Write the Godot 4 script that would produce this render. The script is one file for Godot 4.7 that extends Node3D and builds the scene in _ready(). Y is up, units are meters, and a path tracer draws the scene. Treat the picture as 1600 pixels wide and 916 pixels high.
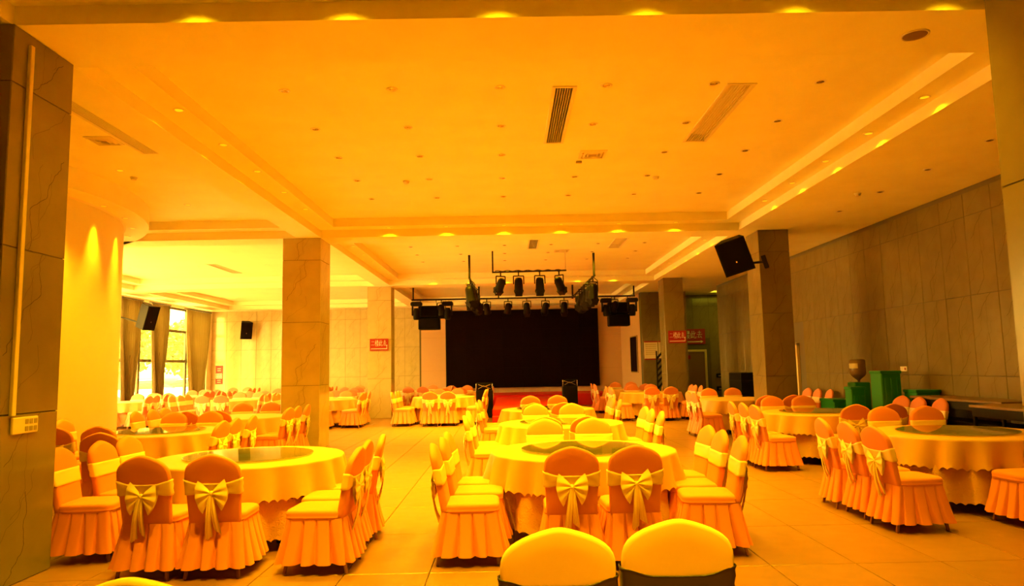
extends Node3D

# ---------------------------------------------------------------- helpers
var used := {}
var mats := {}
var rng := RandomNumberGenerator.new()

func numbered(called: String, parent: Node = null) -> String:
	var key: String = called if parent == null else str(parent.get_instance_id()) + "/" + called
	var n: int = used.get(key, 0)
	used[key] = n + 1
	return called if n == 0 else "%s_%03d" % [called, n]

func lin(r: float, g: float, b: float) -> Color:
	return Color(r, g, b).linear_to_srgb()

func mat(called: String, c: Color, rough := 0.7, metal := 0.0) -> StandardMaterial3D:
	var m := StandardMaterial3D.new()
	m.resource_name = called
	m.albedo_color = c
	m.roughness = rough
	m.metallic = metal
	m.cull_mode = BaseMaterial3D.CULL_DISABLED
	mats[called] = m
	return m

func st_new() -> SurfaceTool:
	var st := SurfaceTool.new()
	st.begin(Mesh.PRIMITIVE_TRIANGLES)
	return st

func done(st: SurfaceTool) -> ArrayMesh:
	st.generate_normals()
	return st.commit()

func inst(called: String, mesh: Mesh, m: Material, parent: Node = null) -> MeshInstance3D:
	var o := MeshInstance3D.new()
	o.name = numbered(called, parent)
	o.mesh = mesh
	o.material_override = m
	o.cast_shadow = GeometryInstance3D.SHADOW_CASTING_SETTING_ON
	if parent == null:
		add_child(o)
	else:
		parent.add_child(o)
	return o

func obj(called: String, st: SurfaceTool, m: Material, parent: Node = null) -> MeshInstance3D:
	return inst(called, done(st), m, parent)

func base(called: String, at := Vector3.ZERO, turn := 0.0) -> Node3D:
	var o := Node3D.new()
	o.name = numbered(called)
	add_child(o)
	o.position = at
	o.rotation.y = turn
	return o

func tag(o: Node, label: String, category: String, group := "") -> void:
	o.set_meta("label", label)
	o.set_meta("category", category)
	if group != "":
		o.set_meta("group", group)

const SETTING := {
	"floor": ["pale stone floor laid in long rectangular tiles", "floor"], "ceiling": ["cream ceiling with two-step raised trays between beams", "ceiling"],
	"wall_right": ["tall marble-tiled wall along the crates and service tables", "wall"], "wall_right_end": ["narrow end of the tiled wall at the corridor", "wall"],
	"wall_alcove": ["narrow tiled wall with notices beside the stage", "wall"], "wall_corridor": ["tiled corridor wall with the brown door and red sign", "wall"],
	"wall_corridor_end": ["plain end wall closing the corridor", "wall"], "wall_stage_side": ["peach side wall of the stage with a dark display", "wall"],
	"wall_back": ["bright marble-tiled back wall behind the window-side tables", "wall"], "wall_stage": ["peach boarded wall around the black screen", "wall"],
	"wall_rear": ["dark wall behind the entrance", "wall"], "wall_drum": ["smooth curved drum-shaped wall beyond the marble pillar", "wall"],
	"trim_ring": ["curved ceiling soffit ring around the drum wall", "trim"], "wall_window": ["window-side wall with tall glazed bays", "wall"],
	"pillar_near": ["marble pillar with shade in its colour, cable trunking and socket plate", "pillar"], "pillar_entrance": ["marble pillar edge cut off by the picture's margin", "pillar"],
	"column_hall": ["free-standing marble column among the window-side tables", "column"], "column_stage": ["marble column with red sign on the window side of the stage", "column"],
	"column_wall": ["marble column carrying the large angled speaker", "column"], "column_notice": ["marble column with red sign before the corridor", "column"],
	"window_1": ["tall window bay hidden behind the drum wall", "window"], "window_2": ["tall window bay between drum wall and first curtain", "window"],
	"window_3": ["tall window bay with olive curtains and parked cars outside", "window"],
	"ground": ["sunlit asphalt outside the windows", "ground"], "door_1": ["brown corridor door under the larger red sign", "door"], "door_2": ["narrow door in the tiled wall beside the speaker column", "door"]}

func struct(o: Node) -> Node:
	o.set_meta("kind", "structure")
	var key := str(o.name)
	if SETTING.has(key):
		tag(o, SETTING[key][0], SETTING[key][1])
	return o

func copy_of(o: Node3D, at: Vector3, turn: float) -> Node3D:
	var called: String = o.get_meta("stem")
	var c: Node3D = o.duplicate()
	c.name = numbered(called)
	add_child(c)
	c.position = at
	c.rotation = Vector3(0, turn, 0)
	return c

func tri(st: SurfaceTool, a: Vector3, b: Vector3, c: Vector3) -> void:
	st.add_vertex(a)
	st.add_vertex(b)
	st.add_vertex(c)

func quad(st: SurfaceTool, a: Vector3, b: Vector3, c: Vector3, d: Vector3) -> void:
	tri(st, a, b, c)
	tri(st, a, c, d)

# plain box
func box(st: SurfaceTool, c: Vector3, s: Vector3) -> void:
	st.set_smooth_group(-1)
	var h := s * 0.5
	var p := []
	for i in 8:
		p.append(c + Vector3(h.x if i & 1 else -h.x, h.y if i & 2 else -h.y, h.z if i & 4 else -h.z))
	quad(st, p[0], p[2], p[3], p[1])
	quad(st, p[5], p[7], p[6], p[4])
	quad(st, p[4], p[6], p[2], p[0])
	quad(st, p[1], p[3], p[7], p[5])
	quad(st, p[2], p[6], p[7], p[3])
	quad(st, p[4], p[0], p[1], p[5])

# box with chamfered edges
func cbox(st: SurfaceTool, c: Vector3, s: Vector3, b := 0.006, tf := Transform3D.IDENTITY) -> void:
	st.set_smooth_group(-1)
	var h := s * 0.5
	b = minf(b, minf(h.x, minf(h.y, h.z)) * 0.9)
	var f := func(sx: int, sy: int, sz: int, ax: int) -> Vector3:
		var v := Vector3(sx * (h.x - (0.0 if ax == 0 else b)), sy * (h.y - (0.0 if ax == 1 else b)), sz * (h.z - (0.0 if ax == 2 else b)))
		return tf * (c + v)
	for s1 in [-1, 1]:
		quad(st, f.call(s1, -1, -1, 0), f.call(s1, 1, -1, 0), f.call(s1, 1, 1, 0), f.call(s1, -1, 1, 0))
		quad(st, f.call(-1, s1, -1, 1), f.call(1, s1, -1, 1), f.call(1, s1, 1, 1), f.call(-1, s1, 1, 1))
		quad(st, f.call(-1, -1, s1, 2), f.call(1, -1, s1, 2), f.call(1, 1, s1, 2), f.call(-1, 1, s1, 2))
		for s2 in [-1, 1]:
			quad(st, f.call(s1, s2, -1, 0), f.call(s1, s2, 1, 0), f.call(s1, s2, 1, 1), f.call(s1, s2, -1, 1))
			quad(st, f.call(s1, -1, s2, 0), f.call(s1, 1, s2, 0), f.call(s1, 1, s2, 2), f.call(s1, -1, s2, 2))
			quad(st, f.call(-1, s1, s2, 1), f.call(1, s1, s2, 1), f.call(1, s1, s2, 2), f.call(-1, s1, s2, 2))
			for s3 in [-1, 1]:
				tri(st, f.call(s1, s2, s3, 0), f.call(s1, s2, s3, 1), f.call(s1, s2, s3, 2))

# rows of points; wrap joins the last column to the first
func grid(st: SurfaceTool, rows: Array, wrap := false, group := 1) -> void:
	st.set_smooth_group(group)
	for j in rows.size() - 1:
		var a: PackedVector3Array = rows[j]
		var b: PackedVector3Array = rows[j + 1]
		var n: int = a.size()
		for i in (n if wrap else n - 1):
			var k := (i + 1) % n
			if not a[i].is_equal_approx(a[k]):
				tri(st, a[i], b[i], a[k])
			if not b[i].is_equal_approx(b[k]):
				tri(st, a[k], b[i], b[k])

func lathe(st: SurfaceTool, prof: Array, segs := 32, at := Vector3.ZERO, tf := Transform3D.IDENTITY, group := 1) -> void:
	var rows := []
	for p in prof:
		var row := PackedVector3Array()
		for i in segs:
			var a := TAU * i / segs
			row.append(tf * (at + Vector3(cos(a) * p.x, p.y, sin(a) * p.x)))
		rows.append(row)
	for j in rows.size() - 1:
		grid(st, [rows[j], rows[j + 1]], true, group + (j if prof.size() < 9 else 0))

func tube(st: SurfaceTool, path: Array, r: float, segs := 8, group := 1) -> void:
	var rows := []
	for i in path.size():
		var p: Vector3 = path[i]
		var d: Vector3 = (path[mini(i + 1, path.size() - 1)] - path[maxi(i - 1, 0)]).normalized()
		var up := Vector3.UP if absf(d.y) < 0.9 else Vector3.RIGHT
		var sx := d.cross(up).normalized()
		var sy := sx.cross(d)
		var row := PackedVector3Array()
		for k in segs:
			var a := TAU * k / segs
			row.append(p + sx * cos(a) * r + sy * sin(a) * r)
		rows.append(row)
	grid(st, rows, true, group)
	for e in [0, rows.size() - 1]:
		var row: PackedVector3Array = rows[e]
		st.set_smooth_group(-1)
		for k in range(1, segs - 1):
			tri(st, row[0], row[k], row[k + 1])

# a bar between two points, square section
func bar(st: SurfaceTool, a: Vector3, b: Vector3, w: float, t := -1.0) -> void:
	if t < 0.0:
		t = w
	var d := (b - a)
	var z := d.normalized()
	var up := Vector3.UP if absf(z.y) < 0.95 else Vector3.RIGHT
	var x := up.cross(z).normalized()
	var y := z.cross(x)
	cbox(st, Vector3.ZERO, Vector3(w, t, d.length()), minf(w, t) * 0.15, Transform3D(Basis(x, y, z), (a + b) * 0.5))

func rrect(hx: float, z0: float, z1: float, r: float, n: int) -> PackedVector3Array:
	# evenly walked rounded rectangle in the xz plane
	var pts := PackedVector3Array()
	var cs := [Vector2(hx - r, z1 - r), Vector2(-hx + r, z1 - r), Vector2(-hx + r, z0 + r), Vector2(hx - r, z0 + r)]
	var dense := PackedVector3Array()
	for q in 4:
		for i in 9:
			var a := PI / 2 * q + PI / 2 * i / 8.0
			dense.append(Vector3(cs[q].x + cos(a) * r, 0, cs[q].y + sin(a) * r))
	dense.append(dense[0])
	var total := 0.0
	for i in dense.size() - 1:
		total += dense[i].distance_to(dense[i + 1])
	var at := 0
	var run := 0.0
	for i in n:
		var want := total * i / n
		while run + dense[at].distance_to(dense[at + 1]) < want:
			run += dense[at].distance_to(dense[at + 1])
			at += 1
		var l := dense[at].distance_to(dense[at + 1])
		pts.append(dense[at].lerp(dense[at + 1], (want - run) / maxf(l, 1e-6)))
	return pts

# ---------------------------------------------------------------- textures
func noise_tex(size: int, freq: float, lo: float, hi: float, seed_: int, octaves := 4) -> ImageTexture:
	var n := FastNoiseLite.new()
	n.seed = seed_
	n.noise_type = FastNoiseLite.TYPE_SIMPLEX_SMOOTH
	n.frequency = freq
	n.fractal_octaves = octaves
	var im := n.get_seamless_image(size, size)
	im.convert(Image.FORMAT_RGB8)
	for y in size:
		for x in size:
			var v: float = lerpf(lo, hi, im.get_pixel(x, y).r)
			im.set_pixel(x, y, Color(v, v, v))
	return ImageTexture.create_from_image(im)

func weave_tex(size: int, cells: int) -> ImageTexture:
	var im := Image.create(size, size, false, Image.FORMAT_RGB8)
	for y in size:
		for x in size:
			var u := sin(TAU * x * cells / size)
			var v := sin(TAU * y * cells / size)
			var h := 0.5 + 0.25 * u * (1.0 if (int(y * cells / size) % 2) == 0 else -1.0) + 0.2 * v
			im.set_pixel(x, y, Color(h, h, h))
	return ImageTexture.create_from_image(im)

func brocade_tex(size: int) -> ImageTexture:
	# woven sprigs: a lattice of rosettes and leaves
	var im := Image.create(size, size, false, Image.FORMAT_RGB8)
	var r := RandomNumberGenerator.new()
	r.seed = 77
	var spots := []
	for i in 46:
		spots.append([r.randf() * size, r.randf() * size, r.randf_range(0.05, 0.10) * size, r.randf() * TAU, r.randi_range(4, 6)])
	for y in size:
		for x in size:
			var h := 0.35
			for s in spots:
				var dx: float = absf(x - s[0])
				var dy: float = absf(y - s[1])
				var sx: float = (x - s[0])
				var sy: float = (y - s[1])
				if dx > size * 0.5:
					sx -= signf(sx) * size
				if dy > size * 0.5:
					sy -= signf(sy) * size
				var d := sqrt(sx * sx + sy * sy)
				if d < s[2] and d < s[2] * (0.62 + 0.38 * cos(atan2(sy, sx) * s[4] + s[3])):
					h = 0.85
			im.set_pixel(x, y, Color(h, h, h))
	return ImageTexture.create_from_image(im)

func marble_tex(seed_: int) -> ImageTexture:
	var w := 320
	var h := 640
	var r := RandomNumberGenerator.new()
	r.seed = seed_
	var n := FastNoiseLite.new()
	n.seed = seed_
	n.frequency = 0.006
	n.fractal_octaves = 5
	var im := Image.create(w, h, false, Image.FORMAT_RGB8)
	for y in h:
		for x in w:
			var v := 0.90 + 0.035 * n.get_noise_2d(x, y)
			im.set_pixel(x, y, Color(v, v * 0.985, v * 0.95))
	for k in 5:
		var p := Vector2(r.randf_range(0.0, w), h * r.randf_range(0.5, 1.05))
		var a := r.randf_range(-1.35, -0.85)
		var wide := 2.6 if k < 2 else 1.0
		for i in r.randi_range(150, 520):
			a += r.randf_range(-0.24, 0.24)
			a = clampf(a, -1.9, -0.45)
			p += Vector2(cos(a), sin(a)) * 1.3
			var ww := wide * (0.45 + 0.75 * absf(n.get_noise_2d(i * 6.0, k * 90.0))) 
			for dx in range(-4, 5):
				var xx := int(p.x) + dx
				var yy := int(p.y)
				if xx < 0 or xx >= w or yy < 0 or yy >= h:
					continue
				var t := clampf(1.0 - absf(dx) / (ww + 0.8), 0.0, 1.0) * (0.85 if k < 2 else 0.5)
				im.set_pixel(xx, yy, im.get_pixel(xx, yy).lerp(Color(0.36, 0.33, 0.28), t))
	return ImageTexture.create_from_image(im)

# ---------------------------------------------------------------- panels (tiles laid on walls and floors)
var panel_meshes := {}
func panel_mesh(w: float, h: float, t: float, variant: int) -> ArrayMesh:
	var key := "%.3f %.3f %.3f %d" % [w, h, t, variant]
	if panel_meshes.has(key):
		return panel_meshes[key]
	var st := st_new()
	st.set_smooth_group(-1)
	var b := 0.003
	var x := w * 0.5
	var o := [Vector3(-x, 0, 0), Vector3(x, 0, 0), Vector3(x, h, 0), Vector3(-x, h, 0)]
	var m := [Vector3(-x, 0, t - b), Vector3(x, 0, t - b), Vector3(x, h, t - b), Vector3(-x, h, t - b)]
	var f := [Vector3(-x + b, b, t), Vector3(x - b, b, t), Vector3(x - b, h - b, t), Vector3(-x + b, h - b, t)]
	var uv := func(p: Vector3) -> Vector2:
		var u := (p.x + x) / maxf(w, 0.66)
		var v := 1.0 - p.y / maxf(h, 1.3)
		if variant & 2:
			u = 1.0 - u
			v = 1.0 - v
		return Vector2(u, v)
	var put := func(a: Vector3, c: Vector3, d: Vector3, e: Vector3) -> void:
		for p in [a, c, d, a, d, e]:
			st.set_uv(uv.call(p))
			st.add_vertex(p)
	put.call(f[0], f[3], f[2], f[1])
	for i in 4:
		var k := (i + 1) % 4
		put.call(m[i], f[i], f[k], m[k])
		put.call(o[i], m[i], m[k], o[k])
	panel_meshes[key] = done(st)
	return panel_meshes[key]

# covers a wall face with marble panels. origin = lower corner, along = unit direction, out = outward normal
func clad(parent: Node3D, origin: Vector3, along: Vector3, length: float, y0: float, y1: float, wide: float, skip := [], stone := "marble") -> void:
	var out := along.cross(Vector3.UP)
	var basis := Basis(along, Vector3.UP, out)
	if basis.determinant() < 0:
		basis = Basis(-along, Vector3.UP, out)
	var n := maxi(1, roundi(length / wide))
	var w := length / n
	for i in n:
		var y := 0.0
		while y < y1 - 0.02:
			var a := maxf(y, y0)
			var b := minf(y + 1.31, y1)
			y += 1.31
			if b <= a + 0.02:
				continue
			var mid := origin + along * (w * (i + 0.5))
			var hit := false
			for s in skip:
				if mid.dot(along) - origin.dot(along) + w * 0.5 > s[0] and mid.dot(along) - origin.dot(along) - w * 0.5 < s[1] and a < s[2]:
					hit = true
			if hit:
				continue
			var v := rng.randi_range(0, 3)
			var p := inst("marble_panel", panel_mesh(w - 0.008, b - a - 0.008, 0.012, v), mats[stone + "_%d" % (v & 1)], parent)
			p.transform = Transform3D(basis, Vector3(mid.x, a + 0.004, mid.z))

func solid(called: String, lo: Vector3, hi: Vector3, m: Material) -> MeshInstance3D:
	var st := st_new()
	box(st, (lo + hi) * 0.5, hi - lo)
	var o := obj(called, st, m)
	struct(o)
	return o

func column(called: String, x0: float, x1: float, z0: float, z1: float, top: float, sides: String, stone := "marble") -> MeshInstance3D:
	# z0 is the side nearer the camera
	var o := solid(called, Vector3(x0 + 0.012, 0, z1 + 0.012), Vector3(x1 - 0.012, top, z0 - 0.012), mats.grout)
	if "f" in sides:
		clad(o, Vector3(x0, 0, z0 - 0.012), Vector3(1, 0, 0), x1 - x0, 0, top, 0.9, [], stone)
	if "r" in sides:
		clad(o, Vector3(x1 - 0.012, 0, z0), Vector3(0, 0, -1), z0 - z1, 0, top, 0.9, [], stone)
	if "l" in sides:
		clad(o, Vector3(x0 + 0.012, 0, z1), Vector3(0, 0, 1), z0 - z1, 0, top, 0.9, [], stone)
	return o

# ---------------------------------------------------------------- light fittings
func spot(at: Vector3, energy: float, angle := 68.0, dir := Vector3.DOWN, parent: Node = null) -> void:
	var l := SpotLight3D.new()
	l.name = numbered("spot_lamp_light")
	l.light_color = AMBER
	l.light_energy = energy
	l.spot_range = 60.0
	l.spot_attenuation = 2.0
	l.spot_angle = angle
	l.spot_angle_attenuation = 1.0
	l.light_size = 0.03
	l.shadow_enabled = true
	add_child(l)
	l.position = at
	l.look_at_from_position(at, at + dir, Vector3.FORWARD)

var ring_mesh: ArrayMesh
var lamp_mesh: ArrayMesh
func downlight(at: Vector3, lit: bool, label: String, group: String) -> void:
	if ring_mesh == null:
		var st := st_new()
		lathe(st, [Vector2(0.066, 0.0), Vector2(0.066, -0.004), Vector2(0.058, -0.009), Vector2(0.046, -0.007), Vector2(0.043, 0.0)], 28)
		ring_mesh = done(st)
		st = st_new()
		lathe(st, [Vector2(0.043, -0.005), Vector2(0.034, -0.002), Vector2(0.022, -0.006), Vector2(0.0, -0.012)], 20)
		lamp_mesh = done(st)
	var t := base("downlight", at)
	tag(t, label, "downlight", group)
	inst("trim_ring", ring_mesh, mats.trim_white, t)
	inst("lamp", lamp_mesh, mats.lamp_on if lit else mats.lamp_off, t)

const AMBER := Color(1.0, 0.77, 0.04)
const LEDGE := 1.4
const GRID := 14.5

# ---------------------------------------------------------------- the chair
func lean(y: float) -> float:
	return 0.205 + (y - 0.42) * 0.19 + 0.06 * maxf(0.0, y - 0.55) * maxf(0.0, y - 0.55)

func half_width(y: float) -> float:
	var ys := [0.40, 0.55, 0.70, 0.78, 0.83, 0.87, 0.90, 0.925, 0.945, 0.960, 0.968]
	var ws := [0.206, 0.210, 0.218, 0.221, 0.218, 0.204, 0.178, 0.140, 0.094, 0.045, 0.0]
	for i in ys.size() - 1:
		if y <= ys[i + 1]:
			return lerpf(ws[i], ws[i + 1], clampf((y - ys[i]) / (ys[i + 1] - ys[i]), 0, 1))
	return 0.0

func back_shape() -> ArrayMesh:
	var st := st_new()
	var line := [Vector2(0, 0.40), Vector2(0.1, 0.40), Vector2(0.19, 0.40), Vector2(0.204, 0.412), Vector2(0.205, 0.46), Vector2(0.208, 0.55), Vector2(0.212, 0.63), Vector2(0.217, 0.70), Vector2(0.220, 0.75), Vector2(0.221, 0.785), Vector2(0.220, 0.81), Vector2(0.217, 0.835), Vector2(0.210, 0.858), Vector2(0.198, 0.879), Vector2(0.179, 0.899), Vector2(0.158, 0.914), Vector2(0.132, 0.929), Vector2(0.104, 0.941), Vector2(0.074, 0.952), Vector2(0.044, 0.961), Vector2(0.018, 0.967), Vector2(0.0, 0.968)]
	var full := line.duplicate()
	for i in range(line.size() - 2, 0, -1):
		full.append(Vector2(-line[i].x, line[i].y))
	var layers := [[0.0, -0.040], [0.35, -0.040], [0.7, -0.038], [0.88, -0.034], [0.955, -0.026], [0.99, -0.012], [1.0, 0.0], [0.99, 0.013], [0.965, 0.023], [0.93, 0.027], [0.7, 0.029], [0.35, 0.030], [0.0, 0.030]]
	var rows := []
	for l in layers:
		var row := PackedVector3Array()
		for p in full:
			var x: float = p.x * l[0]
			var y: float = 0.68 + (p.y - 0.68) * l[0]
			row.append(Vector3(x, y, lean(y) + l[1]))
		rows.append(row)
	grid(st, rows, true)
	return done(st)

func seat_shape() -> ArrayMesh:
	var st := st_new()
	var out := rrect(0.218, -0.245, 0.215, 0.07, 44)
	var rows := []
	for l in [[1.0, 0.415], [1.0, 0.424], [1.014, 0.428], [1.014, 0.434], [1.0, 0.438], [1.012, 0.455], [1.0, 0.472], [0.965, 0.484], [0.90, 0.491], [0.6, 0.497], [0.3, 0.499], [0.0, 0.499]]:
		var row := PackedVector3Array()
		for p in out:
			row.append(Vector3(p.x * l[0], l[1], -0.015 + (p.z + 0.015) * l[0]))
		rows.append(row)
	grid(st, rows, true)
	return done(st)

func skirt_shape() -> ArrayMesh:
	var st := st_new()
	var pleats := 16
	var n := pleats * 16
	var out := rrect(0.213, -0.235, 0.235, 0.045, n)
	var rows := []
	var r := RandomNumberGenerator.new()
	r.seed = 5
	var deep := []
	var shift := []
	for i in pleats + 1:
		deep.append(r.randf_range(0.7, 1.25))
		shift.append(r.randf_range(-0.12, 0.12))
	for j in 11:
		var t := j / 10.0
		var row := PackedVector3Array()
		for i in n:
			var p: Vector3 = out[i]
			var u := float(i) / n * pleats
			var k := int(u + 0.5) % pleats
			# distance to the pleat's valley, which wanders and opens towards the hem
			var d: float = absf(u - floorf(u + 0.5) - shift[k] * t)
			var open := 0.045 + 0.10 * t
			var valley: float = -0.046 * deep[k] * pow(t, 0.4) * exp(-pow(d / open, 2.0))
			var crest: float = 0.012 * t * sin(PI * clampf(d * 2.0, 0.0, 1.0) * 0.5)
			var q := Vector3(p.x, 0, p.z).normalized()
			var flare := 0.066 * t + 0.020 * t * t
			var y: float = 0.424 - 0.342 * t + 0.004 * t * deep[k] * exp(-pow(d / 0.2, 2.0))
			row.append(Vector3(p.x, y, p.z) + q * (flare + valley + crest))
		rows.append(row)
	grid(st, rows, true)
	return done(st)

func sash_shape(dip: float) -> ArrayMesh:
	var st := st_new()
	var n := 48
	var rows := []
	for j in 8:
		var t := [0.0, 0.02, 0.15, 0.4, 0.65, 0.85, 0.98, 1.0][j] as float
		var row := PackedVector3Array()
		for i in n:
			var a := TAU * i / n
			var cx := signf(cos(a)) * pow(absf(cos(a)), 0.4)
			var cz := signf(sin(a)) * pow(absf(sin(a)), 0.4)
			var mid := maxf(0.0, sin(a)) * exp(-pow(cos(a) / 0.5, 2.0))
			var lo := 0.645 + 0.010 * mid
			var hi := 0.775 - dip * mid - 0.012 * maxf(0.0, sin(a))
			var y := lerpf(lo, hi, t)
			var puff := (0.0 if j == 0 or j == 7 else 0.004 + 0.0025 * sin(t * 14.0 + cos(a) * 6.0))
			row.append(Vector3(cx * (half_width(y) + 0.004 + puff), y, lean(y) - 0.004 + cz * (0.036 + puff)))
		rows.append(row)
	grid(st, rows, true)
	return done(st)

func bow_loop(st: SurfaceTool, side: float, droop: float) -> void:
	var na := 11
	var nb := 15
	for face in [-1.0, 1.0]:
		var rows := []
		for i in na:
			var a := i / float(na - 1)
			var row := PackedVector3Array()
			for j in nb:
				var b := -1.0 + 2.0 * j / (nb - 1)
				var up := 0.014 + 0.092 * pow(a, 0.75)
				var dn := -0.014 - 0.125 * pow(a, 0.9) - droop * a
				var y := lerpf(dn, up, (b + 1) * 0.5)
				var x := 0.012 + a * (0.128 - 0.036 * b * b - 0.016 * (1.0 - b)) 
				var edge := sqrt(maxf(0.0, 1.0 - b * b))
				var z: float = face * (0.004 + 0.020 * sqrt(sin(PI * clampf(a * 0.86 + 0.07, 0, 1))) * edge)
				z += 0.008 * cos(b * 10.0 + 0.7) * (1.0 - a * 0.45) * (1.0 if face > 0 else 0.2) * edge
				row.append(Vector3(side * x, y, z))
			rows.append(row)
		grid(st, rows)
	# close the rim
	for e in [0, na - 1]:
		pass

func ribbon(st: SurfaceTool, pts: Array, w0: float, w1: float, cut: float, fold: float) -> void:
	for face in [-0.0025, 0.0025]:
		var rows := []
		for i in pts.size():
			var t := i / float(pts.size() - 1)
			var w := lerpf(w0, w1, t)
			var row := PackedVector3Array()
			for j in 9:
				var b := -1.0 + j / 4.0
				var y: float = cut * b * (1.0 if i == pts.size() - 1 else 0.25 * t)
				row.append(pts[i] + Vector3(b * w, y, face + fold * cos(b * 5.0 + t) * (0.5 + t)))
			rows.append(row)
		grid(st, rows)

func tail_paths(k: int) -> Array:
	var a := []
	for i in 8:
		var t := i / 7.0
		if k == 0:
			a.append(Vector3(-0.010 - 0.035 * t, -0.012 - 0.345 * t, 0.014 - 0.058 * t + 0.02 * sin(PI * t)))
		else:
			a.append(Vector3(0.006 + 0.022 * t, -0.012 - 0.295 * t, 0.008 - 0.048 * t + 0.02 * sin(PI * t)))
	return a

var shapes := {}
func make_chair(stem_: String, cover: Material, cloth: Material, detailed: bool) -> Node3D:
	if shapes.is_empty():
		shapes.back = back_shape()
		shapes.seat = seat_shape()
		shapes.skirt = skirt_shape()
		shapes.sash = sash_shape(0.028)
		for k in 2:
			var st := st_new()
			bow_loop(st, -1.0 if k == 0 else 1.0, 0.012 if k == 0 else 0.0)
			shapes["loop%d" % k] = done(st)
			st = st_new()
			ribbon(st, tail_paths(k), 0.014, 0.030 if k == 0 else 0.027, 0.022 if k == 0 else -0.02, 0.004)
			shapes["tail%d" % k] = done(st)
		var kn := st_new()
		lathe(kn, [Vector2(0, -0.020), Vector2(0.012, -0.019), Vector2(0.018, -0.012), Vector2(0.020, 0.0), Vector2(0.018, 0.012), Vector2(0.012, 0.019), Vector2(0, 0.02), Vector2(0, 0.0201), Vector2(0, 0.0202)], 14)
		shapes.knot = done(kn)
		var whole := st_new()
		for k in ["loop0", "loop1", "tail0", "tail1", "knot"]:
			whole.append_from(shapes[k], 0, Transform3D.IDENTITY)
		shapes.bow = whole.commit()
		for k in 4:
			var lg := st_new()
			var sx := -1.0 if k & 1 else 1.0
			var z := 0.22 if k & 2 else -0.205
			bar(lg, Vector3(sx * 0.165, 0.41, z * 0.85), Vector3(sx * 0.205, 0.0, z + (0.045 if k & 2 else -0.03)), 0.026)
			shapes["leg%d" % k] = done(lg)
	var t := base(stem_)
	t.set_meta("stem", stem_)
	inst("backrest", shapes.back, cover, t)
	inst("seat", shapes.seat, cover, t)
	inst("skirt", shapes.skirt, cover, t)
	var s := inst("sash", shapes.sash, cloth, t)
	var at := Vector3(0, 0.650, lean(0.650) + 0.055)
	if detailed:
		var b := Node3D.new()
		b.name = "bow"
		t.add_child(b)
		b.position = at
		for k in 2:
			inst("loop", shapes["loop%d" % k], cloth, b)
		for k in 2:
			inst("tail", shapes["tail%d" % k], cloth, b)
		inst("knot", shapes.knot, cloth, b)
		for k in 4:
			inst("leg", shapes["leg%d" % k], mats.leg, t)
	else:
		var b := inst("bow", shapes.bow, cloth, t)
		b.position = at
		for k in 4:
			inst("leg", shapes["leg%d" % k], mats.leg, t)
	return t

var chair_near: Node3D
var chair_far: Node3D
var first_near := true
var first_far := true
func chair(x: float, z: float, turn: float, label: String, group: String) -> void:
	var far := z < -16.0
	var c: Node3D
	if far:
		if first_far:
			c = chair_far
			first_far = false
			c.position = Vector3(x, 0, z)
			c.rotation.y = turn
		else:
			c = copy_of(chair_far, Vector3(x, 0, z), turn)
	else:
		if first_near:
			c = chair_near
			first_near = false
			c.position = Vector3(x, 0, z)
			c.rotation.y = turn
		else:
			c = copy_of(chair_near, Vector3(x, 0, z), turn)
			var b: Node3D = c.get_node("bow")
			b.rotation.z = rng.randf_range(-0.10, 0.10)
			b.position.y += rng.randf_range(-0.02, 0.015)
	tag(c, label, "chair", group)

# ---------------------------------------------------------------- the table
func cloth_shape(rad: float, top: float, drop: float, folds: int, amp: float, flare: float, scallop: float, seed_: int) -> ArrayMesh:
	var st := st_new()
	var r := RandomNumberGenerator.new()
	r.seed = seed_
	var ph := []
	for i in folds:
		ph.append([r.randf_range(-0.3, 0.3), r.randf_range(0.55, 1.25)])
	var n := 432
	var rows := []
	var prof := []
	for q in [0.0, 0.5, 0.93]:
		prof.append([rad * q, top, 0.0])
	for i in 5:
		var a := PI / 2 * (i + 1) / 5.0
		prof.append([rad - 0.025 + 0.025 * sin(a), top - 0.025 + 0.025 * cos(a), 0.02 * i])
	for i in range(1, 8):
		var t := i / 7.0
		prof.append([rad + flare * t, top - 0.025 - (drop - 0.025) * t, 0.12 + 0.88 * t])
	for k in prof.size():
		var p: Array = prof[k]
		var row := PackedVector3Array()
		for i in n:
			var u := float(i) / n * folds
			var kf := int(u) % folds
			var f := u - floorf(u)
			var s0: float = ph[kf][1]
			var s1: float = ph[(kf + 1) % folds][1]
			var w: float = cos(TAU * (f + ph[kf][0] * sin(PI * f) * 0.5)) * lerpf(s0, s1, f)
			var rr: float = p[0] + amp * w * p[2]
			var y: float = p[1]
			if k == prof.size() - 1:
				y += scallop * (absf(sin(PI * i / 6.0)) - 0.5) + 0.012 * w
			elif p[2] > 0.5:
				y += 0.012 * w * (p[2] - 0.5)
			var a := TAU * i / n
			row.append(Vector3(cos(a) * rr, y, sin(a) * rr))
		rows.append(row)
	grid(st, rows, true)
	return done(st)

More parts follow.
